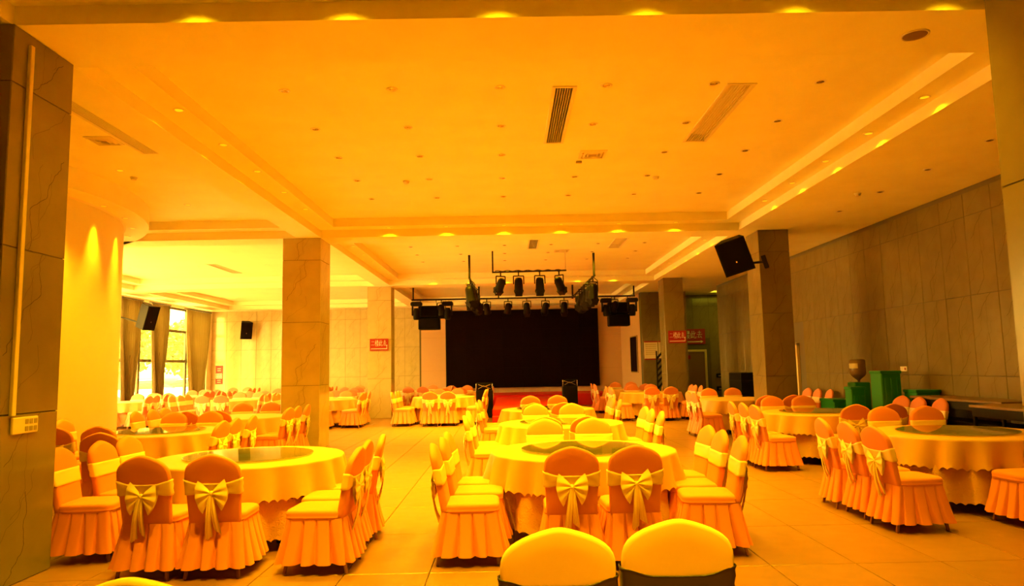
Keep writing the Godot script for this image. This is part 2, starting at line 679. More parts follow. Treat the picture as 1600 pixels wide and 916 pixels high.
var table0: Node3D
var under0: MeshInstance3D
var over0: MeshInstance3D
var glass0: Node3D
const R := 0.93
func make_table() -> void:
	table0 = base("round_table")
	table0.set_meta("stem", "round_table")
	var st := st_new()
	lathe(st, [Vector2(0, 0.752), Vector2(0.86, 0.752), Vector2(0.87, 0.745), Vector2(0.87, 0.73), Vector2(0.86, 0.725), Vector2(0, 0.725)], 40)
	obj("tabletop", st, mats.wood, table0)
	for k in 4:
		st = st_new()
		var d := Vector3(cos(PI / 4 + k * PI / 2), 0, sin(PI / 4 + k * PI / 2))
		bar(st, d * 0.45 + Vector3(0, 0.724, 0), d * 0.6, 0.04)
		obj("leg", st, mats.dark_metal, table0)
	under0 = inst("floor_length_tablecloth", cloth_shape(R - 0.045, 0.756, 0.645, 16, 0.05, 0.05, 0.020, 3), mats.brocade)
	under0.set_meta("stem", "floor_length_tablecloth")
	over0 = inst("table_overlay", cloth_shape(R, 0.761, 0.30, 18, 0.046, 0.050, 0.026, 9), mats.cream_cloth)
	over0.set_meta("stem", "table_overlay")
	glass0 = base("glass_turntable")
	glass0.set_meta("stem", "glass_turntable")
	st = st_new()
	lathe(st, [Vector2(0, 0.0), Vector2(0.615, 0.0), Vector2(0.621, 0.003), Vector2(0.621, 0.009), Vector2(0.615, 0.012), Vector2(0, 0.012)], 72)
	var disc := obj("glass_disc", st, mats.glass, glass0)
	disc.position.y = 0.012
	st = st_new()
	lathe(st, [Vector2(0, 0.0), Vector2(0.16, 0.0), Vector2(0.165, 0.004), Vector2(0.16, 0.011), Vector2(0, 0.011)], 32)
	obj("bearing", st, mats.steel, glass0)

var first_table := true
const SLOT_TEXT := {
	"f0": "entrance end, window-side one of two", "f1": "entrance end, wall-side one of two",
	"b0": "stage end, window-side one of two", "b1": "stage end, wall-side one of two",
	"l0": "window side, first from entrance end", "l1": "window side, second from entrance end", "l2": "window side, third from entrance end",
	"r0": "wall side, first from entrance end", "r1": "wall side, second from entrance end", "r2": "wall side, third from entrance end"}

func table(x: float, z: float, say: String, glass_on: bool, slots: Array, opt := {}) -> void:
	var turn := rng.randf() * TAU
	var t := table0
	var u: Node3D = under0
	var o: Node3D = over0
	if not first_table:
		t = copy_of(table0, Vector3.ZERO, 0)
		u = copy_of(under0, Vector3.ZERO, 0)
		o = copy_of(over0, Vector3.ZERO, 0)
	t.position = Vector3(x, 0, z)
	t.rotation.y = turn
	u.position = Vector3(x, 0, z)
	u.rotation.y = turn
	o.position = Vector3(x, 0, z)
	o.rotation.y = turn + 1.0
	tag(t, "round banquet table under the cloths, " + say, "table", "round banquet tables")
	tag(u, "cream brocade under-cloth reaching nearly to floor, " + say, "tablecloth", "floor-length tablecloths")
	tag(o, "plain cream overlay with scalloped hem, " + say, "tablecloth", "cream table overlays")
	if glass_on:
		var g := glass0
		if not first_glass:
			g = copy_of(glass0, Vector3.ZERO, 0)
		first_glass = false
		g.position = Vector3(x, 0.7615, z)
		tag(g, "round glass turntable lying on cream cloth, " + say, "turntable", "glass turntables")
	first_table = false
	var px: float = opt.get("px", 0.25)
	var lx: float = opt.get("lx", 1.04)
	var rx: float = opt.get("rx", 0.97)
	var fz: float = opt.get("fz", 1.25)
	var bz: float = opt.get("bz", 1.20)
	var lz: float = opt.get("lz", 1.1)
	var rz: float = opt.get("rz", 0.95)
	var step: float = opt.get("step", 0.53)
	for s in slots:
		var p := Vector3.ZERO
		var a := 0.0
		var i := int(s.substr(1))
		var side := -1.0 if i == 0 else 1.0
		match s[0]:
			"f":
				p = Vector3(side * px + opt.get("fx", 0.0), 0, fz)
				a = side * 0.05
			"b":
				p = Vector3(side * (px + 0.04) + opt.get("bx", 0.0), 0, -bz)
				a = PI - side * 0.05
			"l":
				p = Vector3(-lx - 0.03 * absf(i - 1), 0, lz - step * i)
				a = -PI / 2 + (1 - i) * 0.06
			"r":
				p = Vector3(rx + 0.03 * absf(i - 1), 0, rz - step * i)
				a = PI / 2 - (1 - i) * 0.10
		var jx := rng.randf_range(-0.015, 0.015)
		chair(x + p.x + jx, z + p.z + rng.randf_range(-0.012, 0.012), a + rng.randf_range(-0.05, 0.05), "pink chair, " + SLOT_TEXT[s] + ", " + say, "pink covered chairs")
var first_glass := true

# ================================================================ scene
func _ready() -> void:
	rng.seed = 20
	setup_view()
	make_materials()
	build_shell()
	build_columns()
	build_ceiling_fittings()
	build_windows()
	build_outside()
	build_stage()
	build_rig()
	build_wall_things()
	build_tables()
	build_side_goods()

func setup_view() -> void:
	var cam := Camera3D.new()
	cam.name = "camera"
	cam.fov = 45.18
	cam.near = 0.05
	cam.far = 400.0
	cam.transform = Transform3D(Basis(Vector3.UP, deg_to_rad(-0.446)) * Basis(Vector3.RIGHT, deg_to_rad(6.021)) * Basis(Vector3.BACK, deg_to_rad(-1.152)), Vector3(0, 1.6, 0))
	add_child(cam)
	cam.current = true
	var env := Environment.new()
	env.tonemap_mode = Environment.TONE_MAPPER_LINEAR
	env.tonemap_exposure = 1.38
	env.background_mode = Environment.BG_SKY
	env.sdfgi_enabled = true
	env.ssao_enabled = true
	env.ssil_enabled = true
	var sm := ProceduralSkyMaterial.new()
	sm.sky_top_color = lin(0.95, 0.58, 0.10)
	sm.sky_horizon_color = lin(1.0, 0.62, 0.11)
	sm.ground_horizon_color = lin(0.6, 0.17, 0.012)
	sm.ground_bottom_color = lin(0.4, 0.11, 0.008)
	sm.sky_energy_multiplier = SKY
	sm.ground_energy_multiplier = SKY
	var sky := Sky.new()
	sky.sky_material = sm
	env.sky = sky
	# high sun behind the building: it lights the street outside the windows, not the hall
	var sun := DirectionalLight3D.new()
	sun.name = "sun"
	sun.light_color = Color(1.0, 0.86, 0.42)
	sun.light_energy = 20.0
	sun.light_angular_distance = 0.6
	sun.shadow_enabled = true
	sun.sky_mode = DirectionalLight3D.SKY_MODE_LIGHT_ONLY
	add_child(sun)
	sun.look_at_from_position(Vector3.ZERO, Vector3(-0.45, -1.0, -0.25), Vector3.FORWARD)
	var we := WorldEnvironment.new()
	we.name = "world_environment"
	we.environment = env
	add_child(we)

const SKY := 4.6

func make_materials() -> void:
	var paint := mat("ceiling_paint", lin(0.93, 0.91, 0.66), 0.8)
	paint.albedo_texture = noise_tex(256, 0.01, 0.97, 1.0, 4)
	paint.uv1_triplanar = true
	paint.uv1_world_triplanar = true
	paint.uv1_scale = Vector3(0.4, 0.4, 0.4)
	mat("wall_paint", lin(0.80, 0.74, 0.62), 0.7)
	mat("peach_panel", lin(0.56, 0.36, 0.23), 0.6)
	mat("grout", lin(0.12, 0.10, 0.07), 0.9)
	mat("floor_grout", lin(0.10, 0.08, 0.06), 0.9)
	for k in 2:
		var tex := marble_tex(31 + k * 8)
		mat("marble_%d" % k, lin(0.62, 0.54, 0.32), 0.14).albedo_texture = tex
		mat("shaded_marble_%d" % k, lin(0.25, 0.21, 0.13), 0.2).albedo_texture = tex  # darker marble copy; dimness of right wall and pillars is in the colour
	for k in 3:
		var f: StandardMaterial3D = mat("floor_tile_%d" % k, lin(0.28 - 0.010 * k, 0.138 - 0.005 * k, 0.08 - 0.004 * k), 0.33)
		f.albedo_texture = noise_tex(256, 0.03, 0.93, 1.0, 60 + k, 5)
		f.uv1_triplanar = true
		f.uv1_world_triplanar = true
		f.uv1_scale = Vector3(0.55, 0.55, 0.55)
		f.roughness_texture = noise_tex(256, 0.03, 0.88, 1.0, 90 + k, 4)
	var weave := weave_tex(128, 16)
	var ch := mat("pink_cover", lin(0.72, 0.225, 0.12), 0.75)
	ch.rim_enabled = true
	ch.rim = 0.35
	ch.rim_tint = 0.6
	ch.heightmap_enabled = true
	ch.heightmap_texture = weave
	ch.heightmap_scale = 0.04
	ch.uv1_triplanar = true
	ch.uv1_scale = Vector3(14, 14, 14)
	var cc := mat("cream_cover", lin(0.84, 0.60, 0.34), 0.75)
	cc.heightmap_enabled = true
	cc.heightmap_texture = weave
	cc.heightmap_scale = 0.03
	cc.uv1_triplanar = true
	cc.uv1_scale = Vector3(14, 14, 14)
	mat("cream_ribbon", lin(0.90, 0.68, 0.38), 0.5)
	mat("maroon_ribbon", lin(0.014, 0.003, 0.004), 0.42)
	var cl := mat("cream_cloth", lin(0.58, 0.32, 0.14), 0.6)
	cl.heightmap_enabled = true
	cl.heightmap_texture = weave
	cl.heightmap_scale = 0.03
	cl.uv1_triplanar = true
	cl.uv1_scale = Vector3(12, 12, 12)
	var br := mat("brocade", lin(0.64, 0.38, 0.17), 0.6)
	br.heightmap_enabled = true
	br.heightmap_texture = brocade_tex(256)
	br.heightmap_scale = 0.6
	br.uv1_triplanar = true
	br.uv1_scale = Vector3(2.6, 2.6, 2.6)
	mat("wood", lin(0.18, 0.09, 0.04), 0.6)
	mat("leg", lin(0.26, 0.10, 0.04), 0.35)
	mat("dark_metal", lin(0.009, 0.008, 0.007), 0.5).metallic_specular = 0.3
	mat("steel", lin(0.6, 0.58, 0.55), 0.3, 1.0)
	var g := mat("glass", Color(0.40, 0.42, 0.34, 0.36), 0.03)
	g.transparency = BaseMaterial3D.TRANSPARENCY_ALPHA
	var wg := mat("window_glass", Color(0.9, 0.93, 0.9, 0.06), 0.02)
	wg.transparency = BaseMaterial3D.TRANSPARENCY_ALPHA
	mat("trim_white", lin(0.80, 0.76, 0.68), 0.5)
	var on := mat("lamp_on", lin(0.9, 0.8, 0.6), 0.4)
	on.emission_enabled = true
	on.emission = AMBER
	on.emission_energy_multiplier = 0.7
	var po := mat("added_panel_glow", lin(0.9, 0.85, 0.7), 0.5)  # glow of the added neutral panels
	po.emission_enabled = true
	po.emission = COOL
	po.emission_energy_multiplier = 1.0
	mat("lamp_off", lin(0.55, 0.5, 0.42), 0.15, 1.0)
	mat("black_plastic", lin(0.006, 0.005, 0.005), 0.55).metallic_specular = 0.25
	mat("speaker_grille", lin(0.005, 0.004, 0.004), 0.8).metallic_specular = 0.2
	mat("screen_black", lin(0.006, 0.002, 0.002), 0.7).metallic_specular = 0.15
	mat("chrome", lin(0.75, 0.75, 0.75), 0.12, 1.0)
	var red := mat("red_carpet", lin(0.66, 0.012, 0.010), 0.95)
	red.heightmap_enabled = true
	red.heightmap_texture = noise_tex(256, 0.15, 0.0, 1.0, 12, 2)
	red.heightmap_scale = 0.3
	red.uv1_triplanar = true
	red.uv1_scale = Vector3(2, 2, 2)
	mat("sign_red", lin(0.30, 0.006, 0.010), 0.5)
	mat("sign_white", lin(0.86, 0.84, 0.80), 0.5)
	mat("paper", lin(0.82, 0.76, 0.62), 0.7)
	mat("print_grey", lin(0.35, 0.28, 0.2), 0.8)
	var gr := mat("green_plastic", lin(0.008, 0.22, 0.04), 0.4)
	gr.clearcoat_enabled = true
	gr.clearcoat = 0.2
	mat("vent_white", lin(0.76, 0.70, 0.58), 0.6)
	mat("duct_metal", lin(0.42, 0.41, 0.39), 0.6)
	mat("door_brown", lin(0.22, 0.12, 0.06), 0.5)
	mat("door_trim", lin(0.72, 0.60, 0.36), 0.4)
	mat("board_top", lin(0.20, 0.11, 0.05), 0.35)
	var cu := mat("curtain", lin(0.13, 0.10, 0.045), 0.85)
	cu.backlight_enabled = true
	cu.backlight = lin(0.07, 0.05, 0.012)
	mat("mullion", lin(0.10, 0.08, 0.06), 0.5)
	mat("asphalt", lin(0.42, 0.40, 0.36), 0.9)
	mat("car_white", lin(0.8, 0.8, 0.78), 0.25)
	mat("car_glass", lin(0.06, 0.07, 0.07), 0.08)
	mat("rubber", lin(0.03, 0.03, 0.03), 0.8)
	mat("leaf", lin(0.16, 0.22, 0.05), 0.7)
	mat("bark", lin(0.20, 0.13, 0.08), 0.9)
	mat("pale_plastic", lin(0.78, 0.72, 0.6), 0.4)
	mat("bottle", lin(0.22, 0.14, 0.08), 0.2)
	var ex := mat("exit_green", lin(0.02, 0.5, 0.1), 0.5)
	ex.emission_enabled = true
	ex.emission = Color(0.0, 0.6, 0.15)
	ex.emission_energy_multiplier = 0.4

# ---------------------------------------------------------------- shell
func build_shell() -> void:
	# floor: bed plus laid tiles 0.675 x 1.34
	var fl := solid("floor", Vector3(-13.7, -0.2, -32.6), Vector3(12.2, -0.012, 3.8), mats.floor_grout)
	var spots := []
	var fx := 0.675
	var fz := 1.34
	for i in range(-23, 15):
		for j in range(-20, 7):
			var c := Vector3(2.05 + fx * (i + 0.5), 0, -5.76 + fz * (j + 0.5))
			if c.x < -13.5 or c.x > 12.0 or c.z > 3.4 or c.z < -32.3:
				continue
			var seen: bool = c.z < -3.6 and absf(c.x + 0.1) < absf(c.z) * 0.80 + 0.7
			spots.append([c.length() if seen else 1000.0 + c.length(), c, rng.randi_range(0, 2)])
	spots.sort_custom(func(a, b): return a[0] < b[0])
	var tile := panel_mesh(fx - 0.007, fz - 0.007, 0.012, 0)
	var flat := Basis(Vector3(1, 0, 0), Vector3(0, 0, -1), Vector3(0, 1, 0))
	var rest := []
	for k in 3:
		rest.append(st_new())
	for k in spots.size():
		var c: Vector3 = spots[k][1]
		var tf := Transform3D(flat, Vector3(c.x, -0.012, c.z + fz * 0.5 - 0.0035))
		if k < 290:
			var o := inst("floor_tile", tile, mats["floor_tile_%d" % spots[k][2]], fl)
			o.transform = tf
		else:
			rest[spots[k][2]].append_from(tile, 0, tf)
	for k in 3:
		var o := inst("far_floor_tiles", rest[k].commit(), mats["floor_tile_%d" % k], fl)
		o.set_meta("kind", "stuff")
	# ceiling: three layers with openings, so that each bay is a two-step tray
	var y1 := 4.4
	var y2 := 4.56
	var y3 := 4.73
	var low := [[-3.9, 4.95, -5.4, 2.4], [-3.9, 4.95, -14.7, -6.2], [-3.9, 4.95, -23.4, -15.4], [-3.9, 4.95, -31.2, -24.2], [-12.4, -4.4, -14.7, -6.2], [-12.4, -4.4, -23.4, -15.4], [-12.4, -4.4, -31.4, -24.2]]
	var high := [[-3.555, 4.605, -5.055, 2.05], [-3.555, 4.605, -14.355, -6.545], [-3.555, 4.605, -23.055, -15.745], [-3.555, 4.605, -30.855, -24.545], [-12.05, -4.4, -14.355, -6.545], [-12.05, -4.4, -23.055, -15.745], [-12.05, -4.4, -31.05, -24.545]]
	var st := st_new()
	layer(st, low, y1, y2)
	layer(st, high, y2, y3)
	var ducts := []
	for v in VENTS:
		ducts.append([v[0] - v[2] * 0.5, v[0] + v[2] * 0.5, v[1] - v[3] * 0.5, v[1] + v[3] * 0.5])
	layer(st, ducts, y3, y3 + 0.2)
	struct(obj("ceiling", st, mats.ceiling_paint))
	# shell walls
	var wr := solid("wall_right", Vector3(7.612, 0, -25.3), Vector3(7.85, 4.4, 3.8), mats.grout)
	clad(wr, Vector3(7.612, 0, -25.3), Vector3(0, 0, 1), 20.46, 0, 4.32, 0.66, [[5.92, 6.92, 2.1]], "shaded_marble")  # bare dark strip left at the top stands in for a shadow gap
	var we := solid("wall_right_end", Vector3(7.612, 0, -25.32), Vector3(11.5, 4.4, -25.3), mats.grout)
	we.visible = true
	# alcove behind the right-hand stage column
	var wa := solid("wall_alcove", Vector3(5.2, 0, -27.6), Vector3(6.95, 4.4, -27.212), mats.grout)
	clad(wa, Vector3(5.2, 0, -27.212), Vector3(1, 0, 0), 1.75, 0, 4.4, 0.66, [], "shaded_marble")
	var wg := solid("wall_corridor", Vector3(5.45, 0, -29.2), Vector3(12.2, 4.4, -28.812), mats.grout)
	clad(wg, Vector3(6.95, 0, -28.812), Vector3(1, 0, 0), 3.3, 0, 4.4, 0.66, [[0.1, 1.14, 2.15]], "shaded_marble")
	var st2 := st_new()
	box(st2, Vector3(11.4, 2.2, -27.2), Vector3(0.2, 4.4, 4.0))
	struct(obj("wall_corridor_end", st2, mats.wall_paint))
	# stage recess
	solid("wall_stage_side", Vector3(5.2, 0, -32.3), Vector3(5.45, 4.4, -27.6), mats.peach_panel)
	var wb := solid("wall_back", Vector3(-13.7, 0, -32.8), Vector3(-4.02, 4.4, -32.312), mats.grout)
	clad(wb, Vector3(-13.5, 0, -32.312), Vector3(1, 0, 0), 9.48, 0, 4.4, 0.66)
	# the peach stage wall, laid as boards
	var ws := solid("wall_stage", Vector3(-4.02, 0, -32.8), Vector3(5.45, 4.56, -32.30), mats.grout)
	for i in 8:
		for j in 3:
			var p := inst("wall_board", panel_mesh(1.155, 1.50, 0.012, 0), mats.peach_panel, ws)
			p.position = Vector3(-3.95 + 1.16 * i + 0.58, 0.003 + 1.503 * j, -32.30)
	# rear wall behind the camera
	st = st_new()
	box(st, Vector3(-3.0, 2.2, 3.7), Vector3(21.4, 4.4, 0.2))
	struct(obj("wall_rear", st, mats.door_brown))
	# drum wall and the ring of ceiling round it
	var c := Vector3(-11.0, 0, -11.35)
	st = st_new()
	lathe(st, [Vector2(4.2, 0.0), Vector2(4.2, 4.38), Vector2(4.23, 4.40), Vector2(4.23, 4.73)], 120, c)
	lathe(st, [Vector2(4.0, 0.0), Vector2(4.0, 4.73)], 60, c)
	struct(obj("wall_drum", st, mats.wall_paint))
	st = st_new()
	lathe(st, [Vector2(4.2, 4.4), Vector2(4.62, 4.4), Vector2(4.62, 4.73), Vector2(4.2, 4.73)], 120, c)
	struct(obj("trim_ring", st, mats.ceiling_paint))

# x, z, width, length of the slot vents let into the ceiling; deep for an open duct, shallow for a closed tray
const VENTS := [[0.70, -8.63, 0.20, 1.95, 1.8], [2.70, -8.65, 0.26, 1.98, 0.09], [0.71, -17.55, 0.20, 1.85, 1.8], [2.89, -17.65, 0.27, 1.90, 0.09], [-4.98, -8.75, 0.24, 2.0, 0.5], [-8.5, -21.1, 0.22, 2.0, 0.09]]

func layer(st: SurfaceTool, holes: Array, y0: float, y1: float) -> void:
	var xs := [-13.7, 12.2]
	var zs := [-32.6, 3.8]
	for h in holes:
		xs.append_array([h[0], h[1]])
		zs.append_array([h[2], h[3]])
	xs.sort()
	zs.sort()
	for i in xs.size() - 1:
		for j in zs.size() - 1:
			if xs[i + 1] - xs[i] < 0.001 or zs[j + 1] - zs[j] < 0.001:
				continue
			var cx: float = (xs[i] + xs[i + 1]) * 0.5
			var cz: float = (zs[j] + zs[j + 1]) * 0.5
			var open := false
			for h in holes:
				if cx > h[0] and cx < h[1] and cz > h[2] and cz < h[3]:
					open = true
			if not open:
				box(st, Vector3(cx, (y0 + y1) * 0.5, cz), Vector3(xs[i + 1] - xs[i], y1 - y0, zs[j + 1] - zs[j]))

func build_columns() -> void:
	var p := column("pillar_near", -4.7, -3.87, -5.37, -6.14, 4.4, "fr", "shaded_marble")
	# conduit and socket plate on its hall-side face
	var st := st_new()
	cbox(st, Vector3(-3.855, 2.80, -5.56), Vector3(0.03, 3.0, 0.045), 0.004)
	var k := obj("cable_trunking", st, mats.vent_white)
	tag(k, "slim cream cable trunking running down the marble pillar", "trunking")
	var s := base("socket_plate", Vector3(-3.87, 1.22, -5.62))
	tag(s, "white six-outlet socket plate on the marble pillar", "socket")
	st = st_new()
	cbox(st, Vector3(0.012, 0, -0.09), Vector3(0.024, 0.13, 0.30), 0.006)
	obj("plate", st, mats.pale_plastic, s)
	for i in 3:
		for j in 2:
			st = st_new()
			cbox(st, Vector3(0.025, -0.028 + 0.056 * j, -0.10 - 0.052 * i), Vector3(0.006, 0.038, 0.038), 0.002)
			obj("outlet", st, mats.print_grey, s)
	column("pillar_entrance", 3.0, 3.8, -3.35, -4.15, 4.73, "l", "shaded_marble")
	column("column_hall", -4.7, -3.9, -14.7, -15.5, 4.4, "fr")
	column("column_stage", -4.7, -3.9, -23.7, -24.4, 4.4, "fr")
	column("column_wall", 5.36, 6.01, -14.72, -15.5, 4.4, "fl", "shaded_marble")
	column("column_notice", 5.10, 5.74, -22.75, -23.5, 4.4, "fl", "shaded_marble")

func vent(k: int, wide_slats: bool, label: String) -> void:
	var v: Array = VENTS[k]
	var w: float = v[2]
	var l: float = v[3]
	var deep: float = v[4]
	var t := base("slot_diffuser", Vector3(v[0], 4.73, v[1]))
	tag(t, label, "vent", "")
	var st := st_new()
	for sx in [-1, 1]:
		cbox(st, Vector3(sx * (w * 0.5 + 0.02), -0.006, 0), Vector3(0.04, 0.012, l + 0.08), 0.003)
		cbox(st, Vector3(0, -0.006, sx * (l * 0.5 + 0.02)), Vector3(w, 0.012, 0.04), 0.003)
	obj("frame", st, mats.vent_white, t)
	st = st_new()
	for sx in [-1, 1]:
		box(st, Vector3(sx * (w * 0.5 - 0.002), deep * 0.5, 0), Vector3(0.004, deep, l))
		box(st, Vector3(0, deep * 0.5, sx * (l * 0.5 - 0.002)), Vector3(w, deep, 0.004))
	box(st, Vector3(0, deep, 0), Vector3(w, 0.006, l))
	obj("duct", st, mats.duct_metal if deep > 0.1 else mats.vent_white, t)
	var n := 8 if wide_slats else 7
	for i in n - 1:
		st = st_new()
		var tf := Transform3D(Basis(Vector3.BACK, 0.4 if wide_slats else 0.0), Vector3(-w * 0.5 + w * (i + 1) / n, -0.004 if wide_slats else 0.022, 0))
		cbox(st, Vector3.ZERO, Vector3((0.45 * w / 8.0 if wide_slats else 0.005), 0.006 if wide_slats else 0.060, l - 0.006), 0.001, tf)
		obj("slat", st, mats.vent_white, t)

func square_vent(at: Vector3, w: float, label: String) -> void:
	var t := base("square_diffuser", at)
	tag(t, label, "vent")
	for i in 3:
		var r := w * 0.5 * (1.0 - 0.3 * i)
		var st := st_new()
		lathe(st, [Vector2(r * 1.414, 0.0), Vector2(r * 1.414, -0.008), Vector2(r * 1.18, -0.022 - 0.004 * i), Vector2(r * 1.12, -0.018), Vector2(r * 1.12, 0.0)], 4, Vector3.ZERO, Transform3D(Basis(Vector3.UP, PI / 4), Vector3.ZERO))
		obj("louvre_ring", st, mats.vent_white, t)
	var st3 := st_new()
	box(st3, Vector3(0, -0.001, 0), Vector3(w * 0.98, 0.002, w * 0.98))
	obj("backing", st3, mats.print_grey, t)

func detector(at: Vector3, label: String) -> void:
	var t := base("smoke_detector", at)
	tag(t, label, "detector")
	var st := st_new()
	lathe(st, [Vector2(0.055, 0), Vector2(0.055, -0.015), Vector2(0.05, -0.02)], 24)
	obj("base_plate", st, mats.vent_white, t)
	st = st_new()
	lathe(st, [Vector2(0.04, -0.018), Vector2(0.042, -0.04), Vector2(0.03, -0.05), Vector2(0, -0.052)], 24)
	obj("sensor_head", st, mats.vent_white, t)

# the lamps are dimmed towards the tiled wall
func dim(x: float) -> float:
	return clampf(1.22 - 0.12 * (x + 2.4), 0.42, 1.25)

func added_panel_lamp(at: Vector3, size: Vector2, energy: float) -> void:  # added light source for a neutral tint, no such lamp is seen
	var t := base("added_panel_lamp", at)
	tag(t, "added white panel lamp for neutral light in the ceiling of the " + ("corridor" if at.x > 0 else "lobby"), "lamp")
	var st := st_new()
	cbox(st, Vector3(0, -0.004, 0), Vector3(size.x + 0.06, 0.02, size.y + 0.06), 0.004)
	obj("frame", st, mats.trim_white, t)
	st = st_new()
	box(st, Vector3(0, -0.016, 0), Vector3(size.x, 0.006, size.y))
	obj("diffuser", st, mats.added_panel_glow, t)
	var l := AreaLight3D.new()
	l.name = numbered("added_panel_light")
	l.area_size = size
	l.light_color = COOL
	l.light_energy = energy
	l.area_range = 60.0
	l.shadow_enabled = true
	add_child(l)
	l.look_at_from_position(at + Vector3(0, -0.03, 0), at + Vector3(0, -1, 0), Vector3.FORWARD)

const COOL := Color(1.0, 0.9, 0.16)

func build_ceiling_fittings() -> void:
	var xs := [-2.44, -1.24, -0.03, 1.17, 2.38, 3.58]
	for x in xs:
		for z in [-7.62, -8.89, -10.15, -11.43, -12.7]:
			downlight(Vector3(x, 4.73, z), false, "small recessed downlight in the raised ceiling of the hall bay", "downlights of the hall bay")
			spot(Vector3(x, 4.70, z), GRID * dim(x), 43.0)
		for z in [-16.6, -17.9, -19.2, -20.5]:
			downlight(Vector3(x, 4.73, z), false, "small recessed downlight in the raised ceiling before the stage", "downlights of the bay before the stage")
			spot(Vector3(x, 4.70, z), GRID * dim(x), 43.0)
		for z in [-5.22, -14.53, -23.23]:
			downlight(Vector3(x, 4.56, z), true, "lit downlight recessed in the stepped ledge of a cross beam", "lit ledge downlights along cross beams")
			spot(Vector3(x, 4.535, z), LEDGE * (0.45 if z > -6.0 else 1.0) * (0.5 + 0.5 * dim(x)))
		for z in [-6.37, -15.57, -24.37]:
			downlight(Vector3(x, 4.56, z), true, "lit downlight recessed in the ledge facing away from entrance", "lit ledge downlights behind cross beams")
			spot(Vector3(x, 4.535, z), LEDGE * (0.5 + 0.5 * dim(x)))
	for z in [-0.6, -1.85, -3.1, -4.35, -7.7, -8.95, -10.2, -11.45, -12.7, -16.7, -17.95, -19.2, -20.45, -21.7, -25.5, -26.75, -28.0, -29.25]:
		for x in [-3.65, 4.79]:
			if z > -3.6 or (x < 0 and z > -5.0):
				continue
			downlight(Vector3(x, 4.56, z), true, "lit downlight recessed in the long ceiling ledge " + ("on the window side" if x < 0 else "on the wall side"), "lit downlights along the " + ("window-side" if x < 0 else "wall-side") + " ledge")
			spot(Vector3(x, 4.535, z), LEDGE * 1.3 * dim(x) * (0.35 if z < -24.0 else 1.0))
	for x in [-0.03, 1.17]:  # added lamps, unseen, to brighten the backs of the cream chairs
		for z in [-1.6, -0.4]:
			downlight(Vector3(x, 4.73, z), true, "added unseen downlight brightening the entrance chairs", "added downlights over the entrance")
			spot(Vector3(x, 4.70, z), GRID * 2.6, 30.0)
	for x in [-2.1, -1.24, -0.03, 1.17, 2.38, 3.58]:  # added lamp row, unseen, to brighten chair backs facing the entrance
		for z in [-4.62]:
			downlight(Vector3(x, 4.73, z), true, "added unseen downlight brightening chair backs from the entrance bay", "added downlights of the entrance bay")
			spot(Vector3(x, 4.70, z), GRID * 1.0 * dim(x), 40.0)
	# added neutral lamps for the greenish tint, unseen: one in corridor, one behind camera
	added_panel_lamp(Vector3(8.6, 4.39, -27.2), Vector2(1.2, 0.6), 1.6)
	added_panel_lamp(Vector3(-6.5, 4.39, 0.5), Vector2(1.2, 0.6), 0.25)
	# flat ceiling over the right-hand aisle
	for z in [-8.82, -10.18, -11.53, -12.99, -16.4, -17.8]:
		downlight(Vector3(6.29, 4.4, z), false, "small recessed downlight in the low ceiling beside the tiled wall", "downlights of the wall-side aisle")
	# ring round the drum wall
	for k in 7:
		var a := 0.62 - 0.22 * k
		var d := Vector3(cos(a), 0, -sin(a))
		downlight(Vector3(-11, 4.4, -11.35) + Vector3(d.x * 4.34, 0, -d.z * 4.34), true, "lit downlight in the curved soffit washing the drum wall", "lit downlights round the drum wall")
		spot(Vector3(-11, 4.375, -11.35) + Vector3(d.x * 4.34, 0, -d.z * 4.34), 7.0, 24.0)
	for z in [-8.3, -10.6, -12.9]:  # added lamps to lift the ceiling brightness beside the drum
		downlight(Vector3(-5.9, 4.73, z), true, "added downlight brightening the ceiling between drum wall and long beam", "added downlights beside the drum wall")
		spot(Vector3(-5.9, 4.70, z), GRID * 0.6, 45.0)
	# window-side bays
	for b in [-18.0, -26.5]:
		for x in [-11.0, -9.0, -7.0, -5.4]:
			for dz in [-2.5, 2.0]:
				downlight(Vector3(x, 4.73, b + dz), true, "lit downlight recessed in the ceiling over the window-side tables", "lit downlights over the window side")
				spot(Vector3(x, 4.70, b + dz), GRID * (0.8 if b > -20.0 else 0.6), 60.0)
	vent(0, false, "open dark slot air vent in the middle of the hall ceiling")
	vent(1, true, "pale slot air vent beside the dark one in hall ceiling")
	vent(2, false, "smaller-looking dark slot vent in ceiling bay before the stage")
	vent(3, true, "pale slot vent in the ceiling bay before the stage")
	vent(4, true, "long pale slot vent beyond the marble pillar")
	vent(5, true, "slot vent in ceiling over the window-side tables")
	square_vent(Vector3(1.32, 4.73, -10.2), 0.40, "square louvred return vent behind the dark slot vent")
	square_vent(Vector3(1.52, 4.73, -18.95), 0.40, "square louvred vent in ceiling near the stage lights")
	square_vent(Vector3(-5.35, 4.73, -9.2), 0.36, "square louvred vent beside the long slot vent by the pillar")
	var st := st_new()
	cbox(st, Vector3(1.15, 4.715, -10.55), Vector3(0.09, 0.03, 0.05), 0.006)
	tag(obj("sensor_box", st, mats.print_grey), "small dark sensor box by the square louvred vent", "sensor")
	detector(Vector3(-1.64, 4.73, -11.52), "smoke detector on hall ceiling toward the window side")
	detector(Vector3(2.54, 4.73, -11.52), "smoke detector on hall ceiling toward the tiled wall")
	detector(Vector3(5.95, 4.4, -11.6), "smoke detector on the low ceiling by the tiled wall")
	detector(Vector3(-5.9, 4.73, -11.0), "smoke detector beside the curved drum ceiling ring")
	var sp := base("ceiling_speaker", Vector3(3.59, 4.4, -5.83))
	tag(sp, "round flush loudspeaker in the beam soffit by entrance", "speaker")
	st = st_new()
	lathe(st, [Vector2(0.115, 0), Vector2(0.115, -0.006), Vector2(0.105, -0.010), Vector2(0.098, -0.006)], 36)
	obj("rim", st, mats.vent_white, sp)
